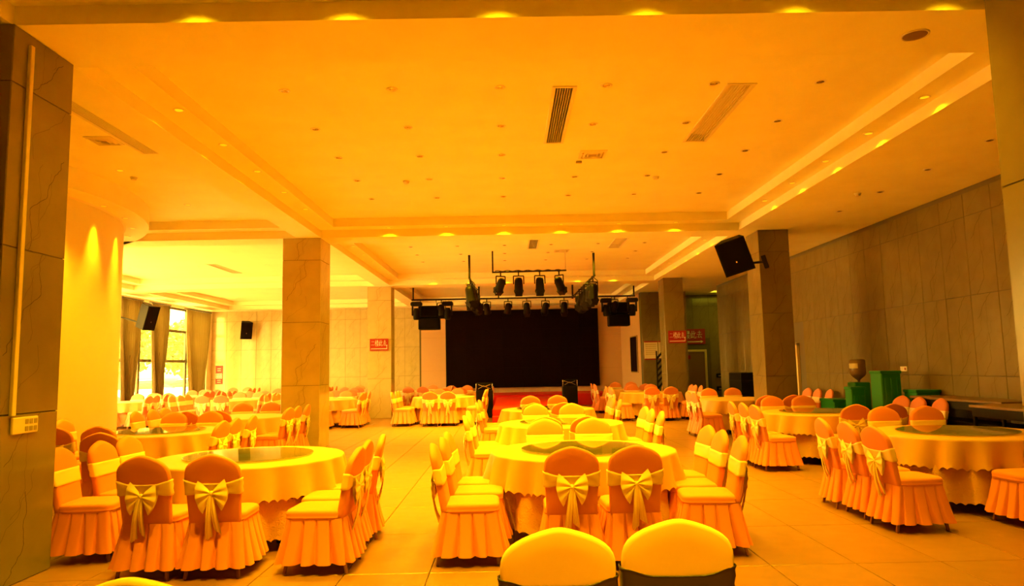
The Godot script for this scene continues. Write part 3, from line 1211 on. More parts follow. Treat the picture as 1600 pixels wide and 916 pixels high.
	st = st_new()
	lathe(st, [Vector2(0.098, -0.004), Vector2(0.06, -0.010), Vector2(0, -0.012)], 36)
	obj("grille", st, mats.board_top, sp)

# ---------------------------------------------------------------- windows, curtains, outside
func build_windows() -> void:
	# window wall at x = -13.5: sill-less glazing from floor to 4.3, z -9 .. -31.8
	var st := st_new()
	box(st, Vector3(-13.6, 2.2, -32.15), Vector3(0.2, 4.4, 0.7))
	box(st, Vector3(-13.6, 2.2, 0.0), Vector3(0.2, 4.4, 18.0))
	box(st, Vector3(-13.6, 4.35, -20.5), Vector3(0.2, 0.1, 23.0))
	box(st, Vector3(-13.6, 0.06, -20.5), Vector3(0.2, 0.12, 23.0))
	for z in [-15.3, -23.9]:
		box(st, Vector3(-13.6, 2.2, z), Vector3(0.2, 4.4, 0.6))
	struct(obj("wall_window", st, mats.wall_paint))
	var bays := [[-9.0, -15.0], [-15.6, -23.6], [-24.2, -31.8]]
	var k := 0
	for b in bays:
		k += 1
		var w := struct(base("window_%d" % k, Vector3(-13.6, 0, 0))) as Node3D
		var n := 4
		var wz: float = (b[1] - b[0]) / n
		for i in n + 1:
			st = st_new()
			cbox(st, Vector3(0, 2.21, b[0] + wz * i), Vector3(0.09, 4.18, 0.13), 0.006)
			obj("mullion", st, mats.mullion, w)
		for y in [0.15, 2.12, 3.34, 4.27]:
			st = st_new()
			cbox(st, Vector3(0, y, (b[0] + b[1]) * 0.5), Vector3(0.08, 0.11, absf(b[1] - b[0])), 0.006)
			obj("transom", st, mats.mullion, w)
		for i in n:
			for y in [[0.15, 2.12], [2.12, 3.34], [3.34, 4.27]]:
				st = st_new()
				box(st, Vector3(0, (y[0] + y[1]) * 0.5, b[0] + wz * (i + 0.5)), Vector3(0.008, y[1] - y[0], absf(wz)))
				obj("pane", st, mats.window_glass, w)
	curtain(-24.95, 1.35, 0.62, "olive curtain gathered beside the wall speaker by the window")
	curtain(-27.05, 1.35, 0.50, "olive curtain gathered between two window bays")
	curtain(-30.4, 2.3, 1.15, "wide olive curtain gathered at the corner by the back wall")

func curtain(z: float, w: float, wb: float, label: String) -> void:
	var t := base("curtain", Vector3(-13.3, 0, z))
	tag(t, label, "curtain", "window curtains")
	var folds := 11
	for face in 1:
		var st := st_new()
		var rows := []
		for j in 25:
			var v := j / 24.0
			var y := 4.26 - 4.255 * v
			var g := smoothstep(0.05, 0.95, v)
			var ww := lerpf(w, wb, g)
			var row := PackedVector3Array()
			for i in 111:
				var u := i / 110.0
				var f := sin(TAU * folds * u + 0.6 * sin(v * 3.0 + u * 9.0))
				var amp := 0.045 + 0.03 * g
				row.append(Vector3(amp * f + 0.03 * sin(u * 5.0 + 2.0), y, (u - 0.5) * ww + 0.10 * g + 0.012 * sin(TAU * folds * 2.0 * u)))
			rows.append(row)
		grid(st, rows)
		obj("drape", st, mats.curtain, t)
	var s2 := st_new()
	cbox(s2, Vector3(0, 4.29, 0), Vector3(0.06, 0.05, w + 0.3), 0.008)
	obj("rail", s2, mats.mullion, t)

func car(at: Vector3, turn: float, label: String) -> void:
	var t := base("car", at, turn)
	tag(t, label, "car")
	var side := func(prof: Array, half: float, inset: float) -> SurfaceTool:
		var st := st_new()
		for s in [-1.0, 1.0]:
			for i in range(1, prof.size() - 1):
				tri(st, Vector3(prof[0].x, prof[0].y, s * half), Vector3(prof[i].x, prof[i].y, s * half), Vector3(prof[i + 1].x, prof[i + 1].y, s * half))
		for i in prof.size():
			var a: Vector2 = prof[i]
			var b: Vector2 = prof[(i + 1) % prof.size()]
			quad(st, Vector3(a.x, a.y, -half), Vector3(b.x, b.y, -half), Vector3(b.x, b.y, half), Vector3(a.x, a.y, half))
		return st
	obj("body", side.call([Vector2(0, 0.6), Vector2(-2.2, 0.35), Vector2(-2.28, 0.6), Vector2(-2.2, 0.85), Vector2(-1.3, 0.98), Vector2(1.6, 1.0), Vector2(2.2, 0.95), Vector2(2.25, 0.6), Vector2(2.15, 0.35)], 0.88, 0.0), mats.car_white, t)
	obj("cabin", side.call([Vector2(0, 1.2), Vector2(-1.3, 0.97), Vector2(-0.55, 1.44), Vector2(0.7, 1.48), Vector2(1.7, 1.0)], 0.74, 0.0), mats.car_glass, t)
	obj("roof", side.call([Vector2(0, 1.47), Vector2(-0.62, 1.44), Vector2(-0.5, 1.49), Vector2(0.6, 1.53), Vector2(0.78, 1.48)], 0.76, 0.0), mats.car_white, t)
	for x in [-1.4, 1.4]:
		for z in [-0.82, 0.82]:
			var st := st_new()
			lathe(st, [Vector2(0, -0.1), Vector2(0.2, -0.11), Vector2(0.33, -0.09), Vector2(0.33, 0.09), Vector2(0.2, 0.11), Vector2(0, 0.1)], 24, Vector3.ZERO, Transform3D(Basis(Vector3.RIGHT, PI / 2), Vector3(x, 0.33, z)))
			obj("wheel", st, mats.rubber, t)

func build_outside() -> void:
	solid("ground", Vector3(-70, -0.4, -70), Vector3(-13.75, -0.22, 40), mats.asphalt)
	car(Vector3(-21.0, -0.22, -41.0), 0.5, "white car parked outside, seen past the first curtain")
	car(Vector3(-20.5, -0.22, -45.6), 0.4, "white car parked outside beyond the window mullion")
	# shrubs and trees
	var leaf := st_new()
	for k in 4:
		tri(leaf, Vector3(0, 0, 0), Vector3(0.10, 0.05 * (k - 1), 0.12), Vector3(0, 0.03, 0.26))
	for k in 5:
		var r := RandomNumberGenerator.new()
		r.seed = 300 + k
		var t := base("tree", Vector3(-24.0 - 3.0 * (k % 2), -0.22, -44.0 - 5.0 * k))
		tag(t, "sunlit leafy tree outside the window", "tree", "trees outside the window")
		var st := st_new()
		tube(st, [Vector3(0, 0, 0), Vector3(0.05, 1.4, 0), Vector3(-0.05, 2.6, 0.1), Vector3(0, 4.4, 0)], 0.14, 10)
		obj("trunk", st, mats.bark, t)
		st = st_new()
		st.set_smooth_group(-1)
		for i in 2600:
			var d := Vector3(r.randfn(), r.randfn() * 0.9, r.randfn()).normalized() * pow(r.randf(), 0.4)
			var p := Vector3(0, 3.9, 0) + Vector3(d.x * 2.2, d.y * 2.3, d.z * 2.2)
			var b := Basis(Vector3(r.randfn(), r.randfn(), r.randfn()).normalized(), r.randf() * TAU)
			tri(st, p, p + b * Vector3(0.13, 0.02, 0.15), p + b * Vector3(0, 0.03, 0.34))
			tri(st, p, p + b * Vector3(0, 0.03, 0.34), p + b * Vector3(-0.13, 0.02, 0.15))
		var cr := obj("crown", st, mats.leaf, t)
		cr.set_meta("kind", "stuff")

# ---------------------------------------------------------------- stage
func build_stage() -> void:
	var st := st_new()
	box(st, Vector3(0.65, 0.22, -30.77), Vector3(7.0, 0.44, 2.98))
	var dk := st_new()
	cbox(dk, Vector3(0.65, 0.455, -30.77), Vector3(7.04, 0.03, 3.0), 0.01)
	var sg := base("stage", Vector3.ZERO)
	tag(sg, "low red-carpeted stage platform below the black screen", "stage")
	obj("platform", st, mats.red_carpet, sg)
	obj("carpet_edge", dk, mats.red_carpet, sg)
	var rw := base("runway", Vector3.ZERO)
	tag(rw, "red-carpeted runway with one step leading to the stage", "runway")
	st = st_new()
	cbox(st, Vector3(0.66, 0.19, -25.1), Vector3(2.28, 0.38, 8.35), 0.012)
	obj("deck", st, mats.red_carpet, rw)
	st = st_new()
	cbox(st, Vector3(0.66, 0.095, -20.80), Vector3(2.28, 0.19, 0.28), 0.012)
	obj("step", st, mats.red_carpet, rw)
	var sc := base("led_screen", Vector3(0.67, 2.455, -32.18))
	tag(sc, "large black LED screen on the stage wall", "screen")
	st = st_new()
	cbox(st, Vector3(0, 0, 0), Vector3(6.96, 3.52, 0.2), 0.02)
	obj("cabinet", st, mats.black_plastic, sc)
	for i in 8:
		for j in 4:
			st = st_new()
			cbox(st, Vector3(-3.01 + 0.86 * i, -1.305 + 0.87 * j, 0.105), Vector3(0.857, 0.867, 0.02), 0.003)
			obj("screen_panel", st, mats.screen_black, sc)
	for a in [[Vector3(-0.78, 0, -23.2), "black floor speaker with chrome cross brace, window side of runway"], [Vector3(2.26, 0, -26.2), "black floor speaker with chrome cross brace, wall side of runway"]]:
		var t := base("floor_speaker", a[0])
		tag(t, a[1], "speaker", "")
		st = st_new()
		cbox(st, Vector3(0, 0.44, 0), Vector3(0.54, 0.88, 0.5), 0.02)
		obj("cabinet", st, mats.black_plastic, t)
		st = st_new()
		var rows := []
		for j in 9:
			var an := PI * j / 8.0
			rows.append(PackedVector3Array([Vector3(-0.27, 0.88 + 0.24 * sin(an), -0.22 * cos(an)), Vector3(0.27, 0.88 + 0.24 * sin(an), -0.22 * cos(an))]))
		grid(st, rows)
		for s in [-0.27, 0.27]:
			for j in 8:
				tri(st, Vector3(s, 0.88, 0), rows[j][0 if s < 0 else 1], rows[j + 1][0 if s < 0 else 1])
		obj("dome_grille", st, mats.speaker_grille, t)
		for s in [-1.0, 1.0]:
			st = st_new()
			tube(st, [Vector3(-0.2 * s, 0.92, 0.222), Vector3(-0.02 * s, 1.02, 0.19), Vector3(0.2 * s, 0.92, 0.222)] if s > 0 else [Vector3(-0.2, 1.06, 0.16), Vector3(0, 0.99, 0.205), Vector3(0.2, 1.06, 0.16)], 0.010, 8)
			obj("cross_brace", st, mats.chrome, t)
		for s in [-1.0, 1.0]:
			st = st_new()
			cbox(st, Vector3(s * 0.262, 0.98, 0.12), Vector3(0.02, 0.22, 0.2), 0.006)
			obj("corner_guard", st, mats.chrome, t)

# ---------------------------------------------------------------- lighting rig over the stage front
func par_can(at: Vector3, turn: float, tilt: float, k: float, doors: bool, label: String, group: String) -> void:
	# `at` is the point of the pipe it hangs from
	var t := base("stage_light", at, turn)
	tag(t, label, "stage light", group)
	var st := st_new()
	bar(st, Vector3(0, 0.03, 0), Vector3(0, -0.10 * k, 0), 0.03)
	bar(st, Vector3(-0.03, 0.03, 0), Vector3(0.03, 0.03, 0), 0.05)
	obj("clamp", st, mats.dark_metal, t)
	st = st_new()
	for s in [-1.0, 1.0]:
		bar(st, Vector3(s * 0.15 * k, -0.10 * k, 0), Vector3(s * 0.15 * k, -0.34 * k, 0), 0.012, 0.03)
	bar(st, Vector3(-0.155 * k, -0.10 * k, 0), Vector3(0.155 * k, -0.10 * k, 0), 0.012, 0.03)
	obj("yoke", st, mats.dark_metal, t)
	var tf := Transform3D(Basis(Vector3.RIGHT, tilt), Vector3(0, -0.33 * k, 0))
	st = st_new()
	lathe(st, [Vector2(0, 0.19 * k), Vector2(0.05 * k, 0.185 * k), Vector2(0.09 * k, 0.16 * k), Vector2(0.115 * k, 0.11 * k), Vector2(0.12 * k, 0.04 * k), Vector2(0.125 * k, -0.16 * k), Vector2(0.14 * k, -0.19 * k), Vector2(0.14 * k, -0.22 * k), Vector2(0.128 * k, -0.22 * k), Vector2(0.12 * k, -0.18 * k)], 24, Vector3.ZERO, tf)
	obj("can", st, mats.black_plastic, t)
	st = st_new()
	lathe(st, [Vector2(0.124 * k, -0.185 * k), Vector2(0.07 * k, -0.175 * k), Vector2(0, -0.17 * k)], 20, Vector3.ZERO, tf)
	obj("lens", st, mats.chrome, t)
	if doors:
		for q in 4:
			st = st_new()
			var dtf := tf * Transform3D(Basis(Vector3.UP, PI / 2 * q), Vector3.ZERO) * Transform3D(Basis(Vector3.RIGHT, 0.42), Vector3(0, -0.21 * k, 0.135 * k))
			cbox(st, Vector3(0, -0.085 * k, 0), Vector3(0.2 * k, 0.17 * k, 0.008), 0.002, dtf)
			obj("barn_door", st, mats.black_plastic, t)

func build_rig() -> void:
	# main pipe across the stage front
	var z := -26.3
	var y := 4.18
	var p := base("lighting_pipe", Vector3.ZERO)
	tag(p, "long black lighting pipe hung across the stage front", "pipe")
	var st := st_new()
	tube(st, [Vector3(-3.56, y, z), Vector3(4.82, y, z)], 0.03, 10)
	obj("tube", st, mats.dark_metal, p)
	for x in [-3.5, -0.3, 2.9, 4.78]:
		st = st_new()
		bar(st, Vector3(x, y, z), Vector3(x, 4.73, z), 0.05)
		obj("hanger", st, mats.dark_metal, p)
	var r := RandomNumberGenerator.new()
	r.seed = 8
	var nth := ["first", "second", "third", "fourth", "fifth", "sixth", "seventh"]
	var at_ := -1
	for x in [-2.45, -0.75, 0.05, 0.75, 1.45, 2.15, 4.05]:
		at_ += 1
		par_can(Vector3(x, y - 0.03, z), r.randf_range(-0.5, 0.5), r.randf_range(0.2, 0.7), 1.0, r.randf() < 0.6, nth[at_] + " black stage light on the long pipe, counted from the window side", "stage lights on the long pipe")
	# speaker stacks at both ends
	for x in [-2.95, 4.25]:
		var t := base("hanging_speaker", Vector3(x, 0, z - 0.5))
		tag(t, "pair of black speakers hanging at the " + ("window" if x < 0 else "wall") + "-side end of the pipe", "speaker", "")
		for j in 2:
			st = st_new()
			cbox(st, Vector3(0, 3.76 - 0.46 * j, 0), Vector3(0.80, 0.44, 0.5), 0.025)
			obj("cabinet", st, mats.black_plastic, t)
			st = st_new()
			cbox(st, Vector3(0, 3.76 - 0.46 * j, 0.255), Vector3(0.76, 0.38, 0.02), 0.006)
			obj("grille", st, mats.speaker_grille, t)
		st = st_new()
		for s in [-0.3, 0.3]:
			bar(st, Vector3(s, 3.95, 0.2), Vector3(s, 4.2, 0.48), 0.02)
		obj("rigging", st, mats.dark_metal, t)
	# moving heads hanging either side of the speakers
	for x in [-3.38, -2.22, 3.72, 4.70]:
		var t := base("moving_head_light", Vector3(x, y - 0.03, z))
		tag(t, "black moving-head light clamped beside a hanging speaker", "stage light", "moving-head lights on the long pipe")
		st = st_new()
		cbox(st, Vector3(0, -0.13, 0), Vector3(0.42, 0.16, 0.3), 0.04)
		obj("base_box", st, mats.black_plastic, t)
		st = st_new()
		for s in [-1.0, 1.0]:
			cbox(st, Vector3(s * 0.15, -0.38, 0), Vector3(0.05, 0.36, 0.16), 0.015)
		obj("yoke", st, mats.black_plastic, t)
		st = st_new()
		lathe(st, [Vector2(0, 0.2), Vector2(0.09, 0.19), Vector2(0.12, 0.1), Vector2(0.12, -0.18), Vector2(0.10, -0.24), Vector2(0, -0.24)], 20, Vector3(0, -0.48, 0))
		obj("head", st, mats.black_plastic, t)
		st = st_new()
		for s in [-0.06, 0.06]:
			bar(st, Vector3(s, 0.05, 0), Vector3(s, -0.06, 0), 0.02)
		obj("clamp", st, mats.chrome, t)
	# front pipe, with four barn-door cans
	var fz := -18.8
	var fy := 4.15
	p = base("lighting_pipe", Vector3.ZERO)
	tag(p, "short front lighting pipe carrying four barn-door lights", "pipe")
	st = st_new()
	tube(st, [Vector3(-0.38, fy, fz), Vector3(1.62, fy + 0.02, fz)], 0.022, 10)
	obj("tube", st, mats.dark_metal, p)
	for x in [-0.36, 1.6]:
		st = st_new()
		tube(st, [Vector3(x, fy, fz), Vector3(x, 4.73, fz)], 0.012 if x > 0 else 0.02, 8)
		obj("hanger", st, mats.dark_metal if x < 0 else mats.vent_white, p)
	st = st_new()
	var cab := []
	for i in 40:
		cab.append(Vector3(-0.3 + 1.85 * i / 39.0, fy + 0.03 + 0.012 * sin(i * 1.1), fz + 0.03))
	tube(st, cab, 0.012, 6)
	obj("cable", st, mats.rubber, p)
	var q := 0
	for x in [-0.15, 0.33, 0.90, 1.42]:
		q += 1
		par_can(Vector3(x, fy - 0.02, fz), [0.5, 0.05, 0.1, -0.7][q - 1], [0.75, 0.05, 0.05, 0.6][q - 1], 0.92, true, nth[q - 1] + " barn-door light on the short front pipe, counted from window side", "barn-door lights on the front pipe")
	# side pipes running back towards the stage, crowded with lights
	for sx in [-1.02, 2.44]:
		p = base("lighting_pipe", Vector3.ZERO)
		tag(p, "side lighting pipe running back over the " + ("window" if sx < 0 else "wall") + "-side of the runway", "pipe")
		st = st_new()
		tube(st, [Vector3(sx, 4.08, -19.3), Vector3(sx, 4.15, -26.2)], 0.03, 10)
		obj("tube", st, mats.dark_metal, p)
		for hz in [-19.4, -25.9]:
			st = st_new()
			bar(st, Vector3(sx, 4.08, hz), Vector3(sx, 4.73, hz), 0.06)
			obj("hanger", st, mats.dark_metal, p)
		st = st_new()
		var loop := []
		for i in 30:
			loop.append(Vector3(sx + 0.14 * sin(i * 0.9), 4.05 - 0.14 * absf(sin(i * 0.55)), -19.5 - i * 0.1))
		tube(st, loop, 0.012, 6)
		obj("cable", st, mats.rubber, p)
		for i in 6:
			par_can(Vector3(sx, 4.06 + 0.01 * i, -19.7 - 0.75 * i), r.randf_range(-1.2, 1.2), r.randf_range(0.1, 0.6), 1.1, true, nth[i] + " black stage light on the " + ("window" if sx < 0 else "wall") + "-side pipe, counted toward the stage", "stage lights on the " + ("window" if sx < 0 else "wall") + "-side pipe")

# ---------------------------------------------------------------- signs and wall things
const GLYPHS := {
	"er": [[0.15, 0.72, 0.85, 0.72], [0.04, 0.2, 0.96, 0.2]],
	"lou": [[0.02, 0.68, 0.42, 0.68], [0.22, 0.97, 0.22, 0.0], [0.22, 0.66, 0.03, 0.3], [0.23, 0.62, 0.4, 0.42], [0.53, 0.94, 0.6, 0.8], [0.9, 0.94, 0.82, 0.8], [0.46, 0.73, 0.98, 0.73], [0.71, 0.99, 0.71, 0.5], [0.68, 0.71, 0.48, 0.53], [0.74, 0.71, 0.97, 0.53], [0.66, 0.48, 0.55, 0.22], [0.55, 0.22, 0.93, 0.0], [0.86, 0.34, 0.75, 0.12], [0.75, 0.12, 0.47, 0.0], [0.44, 0.35, 1.0, 0.35]],
	"ci": [[0.3, 0.96, 0.3, 0.12], [0.3, 0.6, 0.52, 0.6], [0.1, 0.68, 0.1, 0.1], [0.02, 0.07, 0.54, 0.18], [0.93, 0.74, 0.64, 0.5], [0.62, 0.96, 0.62, 0.12], [0.62, 0.06, 0.95, 0.06], [0.95, 0.06, 0.97, 0.27]],
	"qu": [[0.18, 0.76, 0.82, 0.76], [0.5, 0.98, 0.5, 0.5], [0.04, 0.5, 0.96, 0.5], [0.5, 0.5, 0.2, 0.12], [0.2, 0.12, 0.82, 0.17], [0.66, 0.34, 0.9, 0.02]]}

func sign_board(at: Vector3, turn: float, w: float, h: float, bent: bool, label: String) -> void:
	var t := base("direction_sign", at, turn)
	tag(t, label, "sign", "")
	var st := st_new()
	cbox(st, Vector3(0, 0, 0.01), Vector3(w, h, 0.02), 0.003)
	obj("board", st, mats.sign_red, t)
	var cw := w * 0.2
	var chh := h * 0.52
	var i := 0
	for g in ["er", "lou", "ci", "qu"]:
		st = st_new()
		var ox := -w * 0.44 + i * w * 0.215
		for s in GLYPHS[g]:
			var a := Vector3(ox + s[0] * cw, -h * 0.12 + s[1] * chh, 0.023)
			var b := Vector3(ox + s[2] * cw, -h * 0.12 + s[3] * chh, 0.023)
			bar(st, a, b, 0.004 if absf(a.y - b.y) > absf(a.x - b.x) * 20 else w * 0.014, w * 0.014 if absf(a.y - b.y) <= absf(a.x - b.x) * 20 else w * 0.014)
		obj("character", st, mats.sign_white, t)
		i += 1
	st = st_new()
	var ax := w * 0.42
	if bent:
		bar(st, Vector3(-w * 0.44, -h * 0.34, 0.023), Vector3(ax, -h * 0.34, 0.023), 0.004, h * 0.05)
		cbox(st, Vector3(ax, -h * 0.22, 0.023), Vector3(w * 0.025, h * 0.28, 0.004), 0.001)
		cbox(st, Vector3(ax, -h * 0.06, 0.023), Vector3(w * 0.05, h * 0.08, 0.004), 0.001)
	else:
		bar(st, Vector3(-w * 0.44, -h * 0.34, 0.023), Vector3(ax - 0.08 * w, -h * 0.34, 0.023), 0.004, h * 0.06)
		for j in 6:
			cbox(st, Vector3(ax - w * 0.08 + w * 0.014 * (j + 0.5), -h * 0.34, 0.023), Vector3(w * 0.014, h * 0.17 * (1.0 - j / 6.0), 0.004), 0.0005)
	obj("arrow", st, mats.sign_white, t)

func wall_speaker(at: Vector3, turn: float, tilt: float, s: Vector3, arm: Vector3, label: String, roll := 0.0) -> void:
	var t := base("wall_speaker", at, turn)
	t.rotation.z = roll
	tag(t, label, "speaker", "")
	var tf := Transform3D(Basis(Vector3.RIGHT, tilt), Vector3.ZERO)
	# cabinet tapers to the rear
	var st := st_new()
	st.set_smooth_group(-1)
	var h := s * 0.5
	var f := []
	for i in 8:
		var back: bool = i & 4
		f.append(tf * Vector3((1.0 if i & 1 else -1.0) * h.x * (0.62 if back else 1.0), (1.0 if i & 2 else -1.0) * h.y * (0.96 if back else 1.0), -h.z if back else h.z))
	quad(st, f[0], f[1], f[3], f[2])
	quad(st, f[4], f[6], f[7], f[5])
	quad(st, f[0], f[2], f[6], f[4])
	quad(st, f[1], f[5], f[7], f[3])
	quad(st, f[2], f[3], f[7], f[6])
	quad(st, f[0], f[4], f[5], f[1])
	obj("cabinet", st, mats.black_plastic, t)
	st = st_new()
	cbox(st, Vector3(0, 0, h.z + 0.008), Vector3(s.x * 0.94, s.y * 0.96, 0.018), 0.006, tf)
	obj("grille", st, mats.speaker_grille, t)
	st = st_new()
	cbox(st, Vector3(0, -h.y * 0.3, h.z + 0.02), Vector3(0.03, 0.03, 0.006), 0.002, tf)
	obj("badge", st, mats.chrome, t)
	st = st_new()
	bar(st, Vector3(0, -h.y * 0.55, -h.z * 0.5), arm, 0.045)
	cbox(st, arm, Vector3(0.09, 0.26, 0.09), 0.008)
	obj("bracket", st, mats.dark_metal, t)

func build_wall_things() -> void:
	sign_board(Vector3(-4.30, 2.44, -23.68), 0, 0.62, 0.40, true, "red sign with white characters and bent arrow on window-side column")
	sign_board(Vector3(5.48, 2.47, -22.73), 0, 0.58, 0.40, true, "red sign with white characters and bent arrow on wall-side column")
	sign_board(Vector3(7.49, 2.70, -28.79), 0, 1.18, 0.62, false, "larger red sign with straight arrow above the corridor door")
	wall_speaker(Vector3(4.70, 3.80, -14.25), -0.45, 0.35, Vector3(0.60, 0.70, 0.46), Vector3(0.50, -0.32, -0.05), "large black speaker angled from the wall-side column", 0.26)
	wall_speaker(Vector3(-11.78, 3.52, -31.8), 0.55, 0.30, Vector3(0.5, 0.76, 0.42), Vector3(-0.05, 0.05, -0.45), "black speaker bracketed high on the back wall")
	wall_speaker(Vector3(-12.05, 3.52, -23.6), 1.25, 0.30, Vector3(0.5, 0.82, 0.42), Vector3(0.0, 0.1, -1.35), "black speaker bracketed beside the window curtains")
	# red notice on the back wall
	var t := base("wall_notice", Vector3(-13.12, 1.52, -32.28))
	tag(t, "tall red notice with pale lettering on the back wall", "notice")
	var st := st_new()
	cbox(st, Vector3.ZERO, Vector3(0.32, 0.84, 0.02), 0.004)
	obj("board", st, mats.sign_red, t)
	st = st_new()
	cbox(st, Vector3(0, -0.05, 0.010), Vector3(0.27, 0.22, 0.004), 0.001)
	obj("paper_strip", st, mats.paper, t)
	for y in [[0.23, 0.30], [-0.29, 0.18]]:
		st = st_new()
		cbox(st, Vector3(0, y[0], 0.012), Vector3(0.26, y[1], 0.006), 0.001)
		obj("red_panel", st, mats.sign_red, t)
		for j in 2:
			st = st_new()
			cbox(st, Vector3(0, y[0] + 0.05 - 0.09 * j, 0.017), Vector3(0.15, 0.018, 0.004), 0.001)
			obj("lettering", st, mats.paper, t)
	for j in 2:
		for i in 3:
			st = st_new()
			cbox(st, Vector3(-0.09 + 0.09 * i, 0.0 - 0.10 * j, 0.013), Vector3(0.05, 0.055, 0.004), 0.001)
			obj("picture_square", st, mats.sign_red, t)
	# two paper notices in the alcove
	for k in 2:
		var w := 0.52
		var n := base("paper_notice", Vector3(5.52 + 0.55 * k, 2.14, -27.19))
		tag(n, ["cream notice with red bands in the alcove beside the stage", "cream notice with red bands half behind the notice column"][k], "notice", "")
		st = st_new()
		cbox(st, Vector3.ZERO, Vector3(w, 0.72, 0.012), 0.003)
		obj("sheet", st, mats.paper, n)
		for j in [0.335, -0.335]:
			st = st_new()
			cbox(st, Vector3(0, j, 0.008), Vector3(w, 0.05, 0.006), 0.001)
			obj("red_band", st, mats.sign_red, n)
		for j in 6:
			st = st_new()
			cbox(st, Vector3(0, 0.23 - 0.075 * j, 0.008), Vector3(w * 0.8, 0.016, 0.003), 0.0005)
			obj("text_line", st, mats.print_grey, n)
	# lattice post by the notice column
	var lp := base("lattice_post", Vector3(5.66, 0, -26.4))
	tag(lp, "thin black lattice post standing beside the notice column", "post")
	st = st_new()
	for sx in [-0.10, 0.10]:
		bar(st, Vector3(sx, 0, 0), Vector3(sx, 2.1, 0), 0.05)
	for j in 9:
		bar(st, Vector3(-0.10, 0.05 + 0.22 * j, 0), Vector3(0.10, 0.27 + 0.22 * j, 0), 0.07)
	box(st, Vector3(0, 0.02, 0), Vector3(0.4, 0.04, 0.4))
	obj("frame", st, mats.dark_metal, lp)
	# dark framed panel on the stage side wall
	var pn := base("wall_display", Vector3(5.18, 2.03, -28.9), -PI / 2)
	tag(pn, "dark framed display panel on the stage side wall", "display")
	st = st_new()
	cbox(st, Vector3.ZERO, Vector3(1.5, 1.5, 0.06), 0.01)
	obj("frame", st, mats.door_brown, pn)
	st = st_new()
	cbox(st, Vector3(0, 0, 0.032), Vector3(1.4, 1.4, 0.01), 0.003)
	obj("screen", st, mats.screen_black, pn)
	# corridor door
	var d := struct(base("door_1", Vector3(7.56, 0, -28.80))) as Node3D
	st = st_new()
	for s in [-1.0, 1.0]:
		cbox(st, Vector3(s * 0.5, 1.07, 0.02), Vector3(0.09, 2.15, 0.08), 0.01)
	cbox(st, Vector3(0, 2.12, 0.02), Vector3(1.09, 0.09, 0.08), 0.01)
	obj("door_frame", st, mats.door_trim, d)
	st = st_new()
	cbox(st, Vector3(0, 1.04, 0), Vector3(0.91, 2.07, 0.045), 0.004)
	obj("door_leaf", st, mats.door_brown, d)
	st = st_new()
	cbox(st, Vector3(-0.22, 1.86, 0.027), Vector3(0.20, 0.16, 0.006), 0.002)
	obj("door_plate", st, mats.sign_red, d)
	# door in the tiled wall beside the column
	d = struct(base("door_2", Vector3(7.60, 0, -18.88), -PI / 2)) as Node3D
	st = st_new()
	for s in [-1.0, 1.0]:
		cbox(st, Vector3(s * 0.46, 1.04, 0.03), Vector3(0.08, 2.08, 0.08), 0.01)
	cbox(st, Vector3(0, 2.05, 0.03), Vector3(1.0, 0.08, 0.08), 0.01)
	obj("door_frame", st, mats.door_trim, d)
	st = st_new()
	cbox(st, Vector3(0, 1.0, -0.02), Vector3(0.86, 2.0, 0.04), 0.004)
	obj("door_leaf", st, mats.door_brown, d)
	# dispensers on the corridor wall
	for k in 2:
		var h := base("wall_dispenser", Vector3(8.58, 1.10 - 0.52 * k, -28.76))
		tag(h, ["small dark dispenser on corridor wall, upper of two", "small dark dispenser on corridor wall, lower of two"][k], "dispenser")
		st = st_new()
		cbox(st, Vector3.ZERO, Vector3(0.24, 0.17, 0.1), 0.01)
		obj("case", st, mats.black_plastic, h)
		st = st_new()
		cbox(st, Vector3(0.02, -0.01, 0.052), Vector3(0.15, 0.05, 0.01), 0.003)
		obj("slot", st, mats.print_grey, h)
	# low exit sign
	var e := base("exit_sign", Vector3(7.598, 0.42, -23.9), -PI / 2)
	tag(e, "small green exit sign low on the tiled wall", "sign")
	st = st_new()
	cbox(st, Vector3.ZERO, Vector3(0.34, 0.16, 0.02), 0.004)
	obj("case", st, mats.pale_plastic, e)
	st = st_new()
	cbox(st, Vector3(0, 0, 0.012), Vector3(0.31, 0.13, 0.006), 0.002)
	obj("lit_face", st, mats.exit_green, e)
	# black flight cases stacked at the tiled wall
	for k in 2:
		var f := base("flight_case", Vector3(7.15, 0.66 * k, -21.2))
		tag(f, ["black flight case by the tiled wall, lower of two", "black flight case by the tiled wall, upper of two"][k], "case")
		st = st_new()
		cbox(st, Vector3(0, 0.325, 0), Vector3(0.75, 0.63, 1.1), 0.015)
		obj("body", st, mats.black_plastic, f)
		st = st_new()
		cbox(st, Vector3(0, 0.42, 0), Vector3(0.762, 0.02, 1.112), 0.004)
		obj("lid_band", st, mats.dark_metal, f)

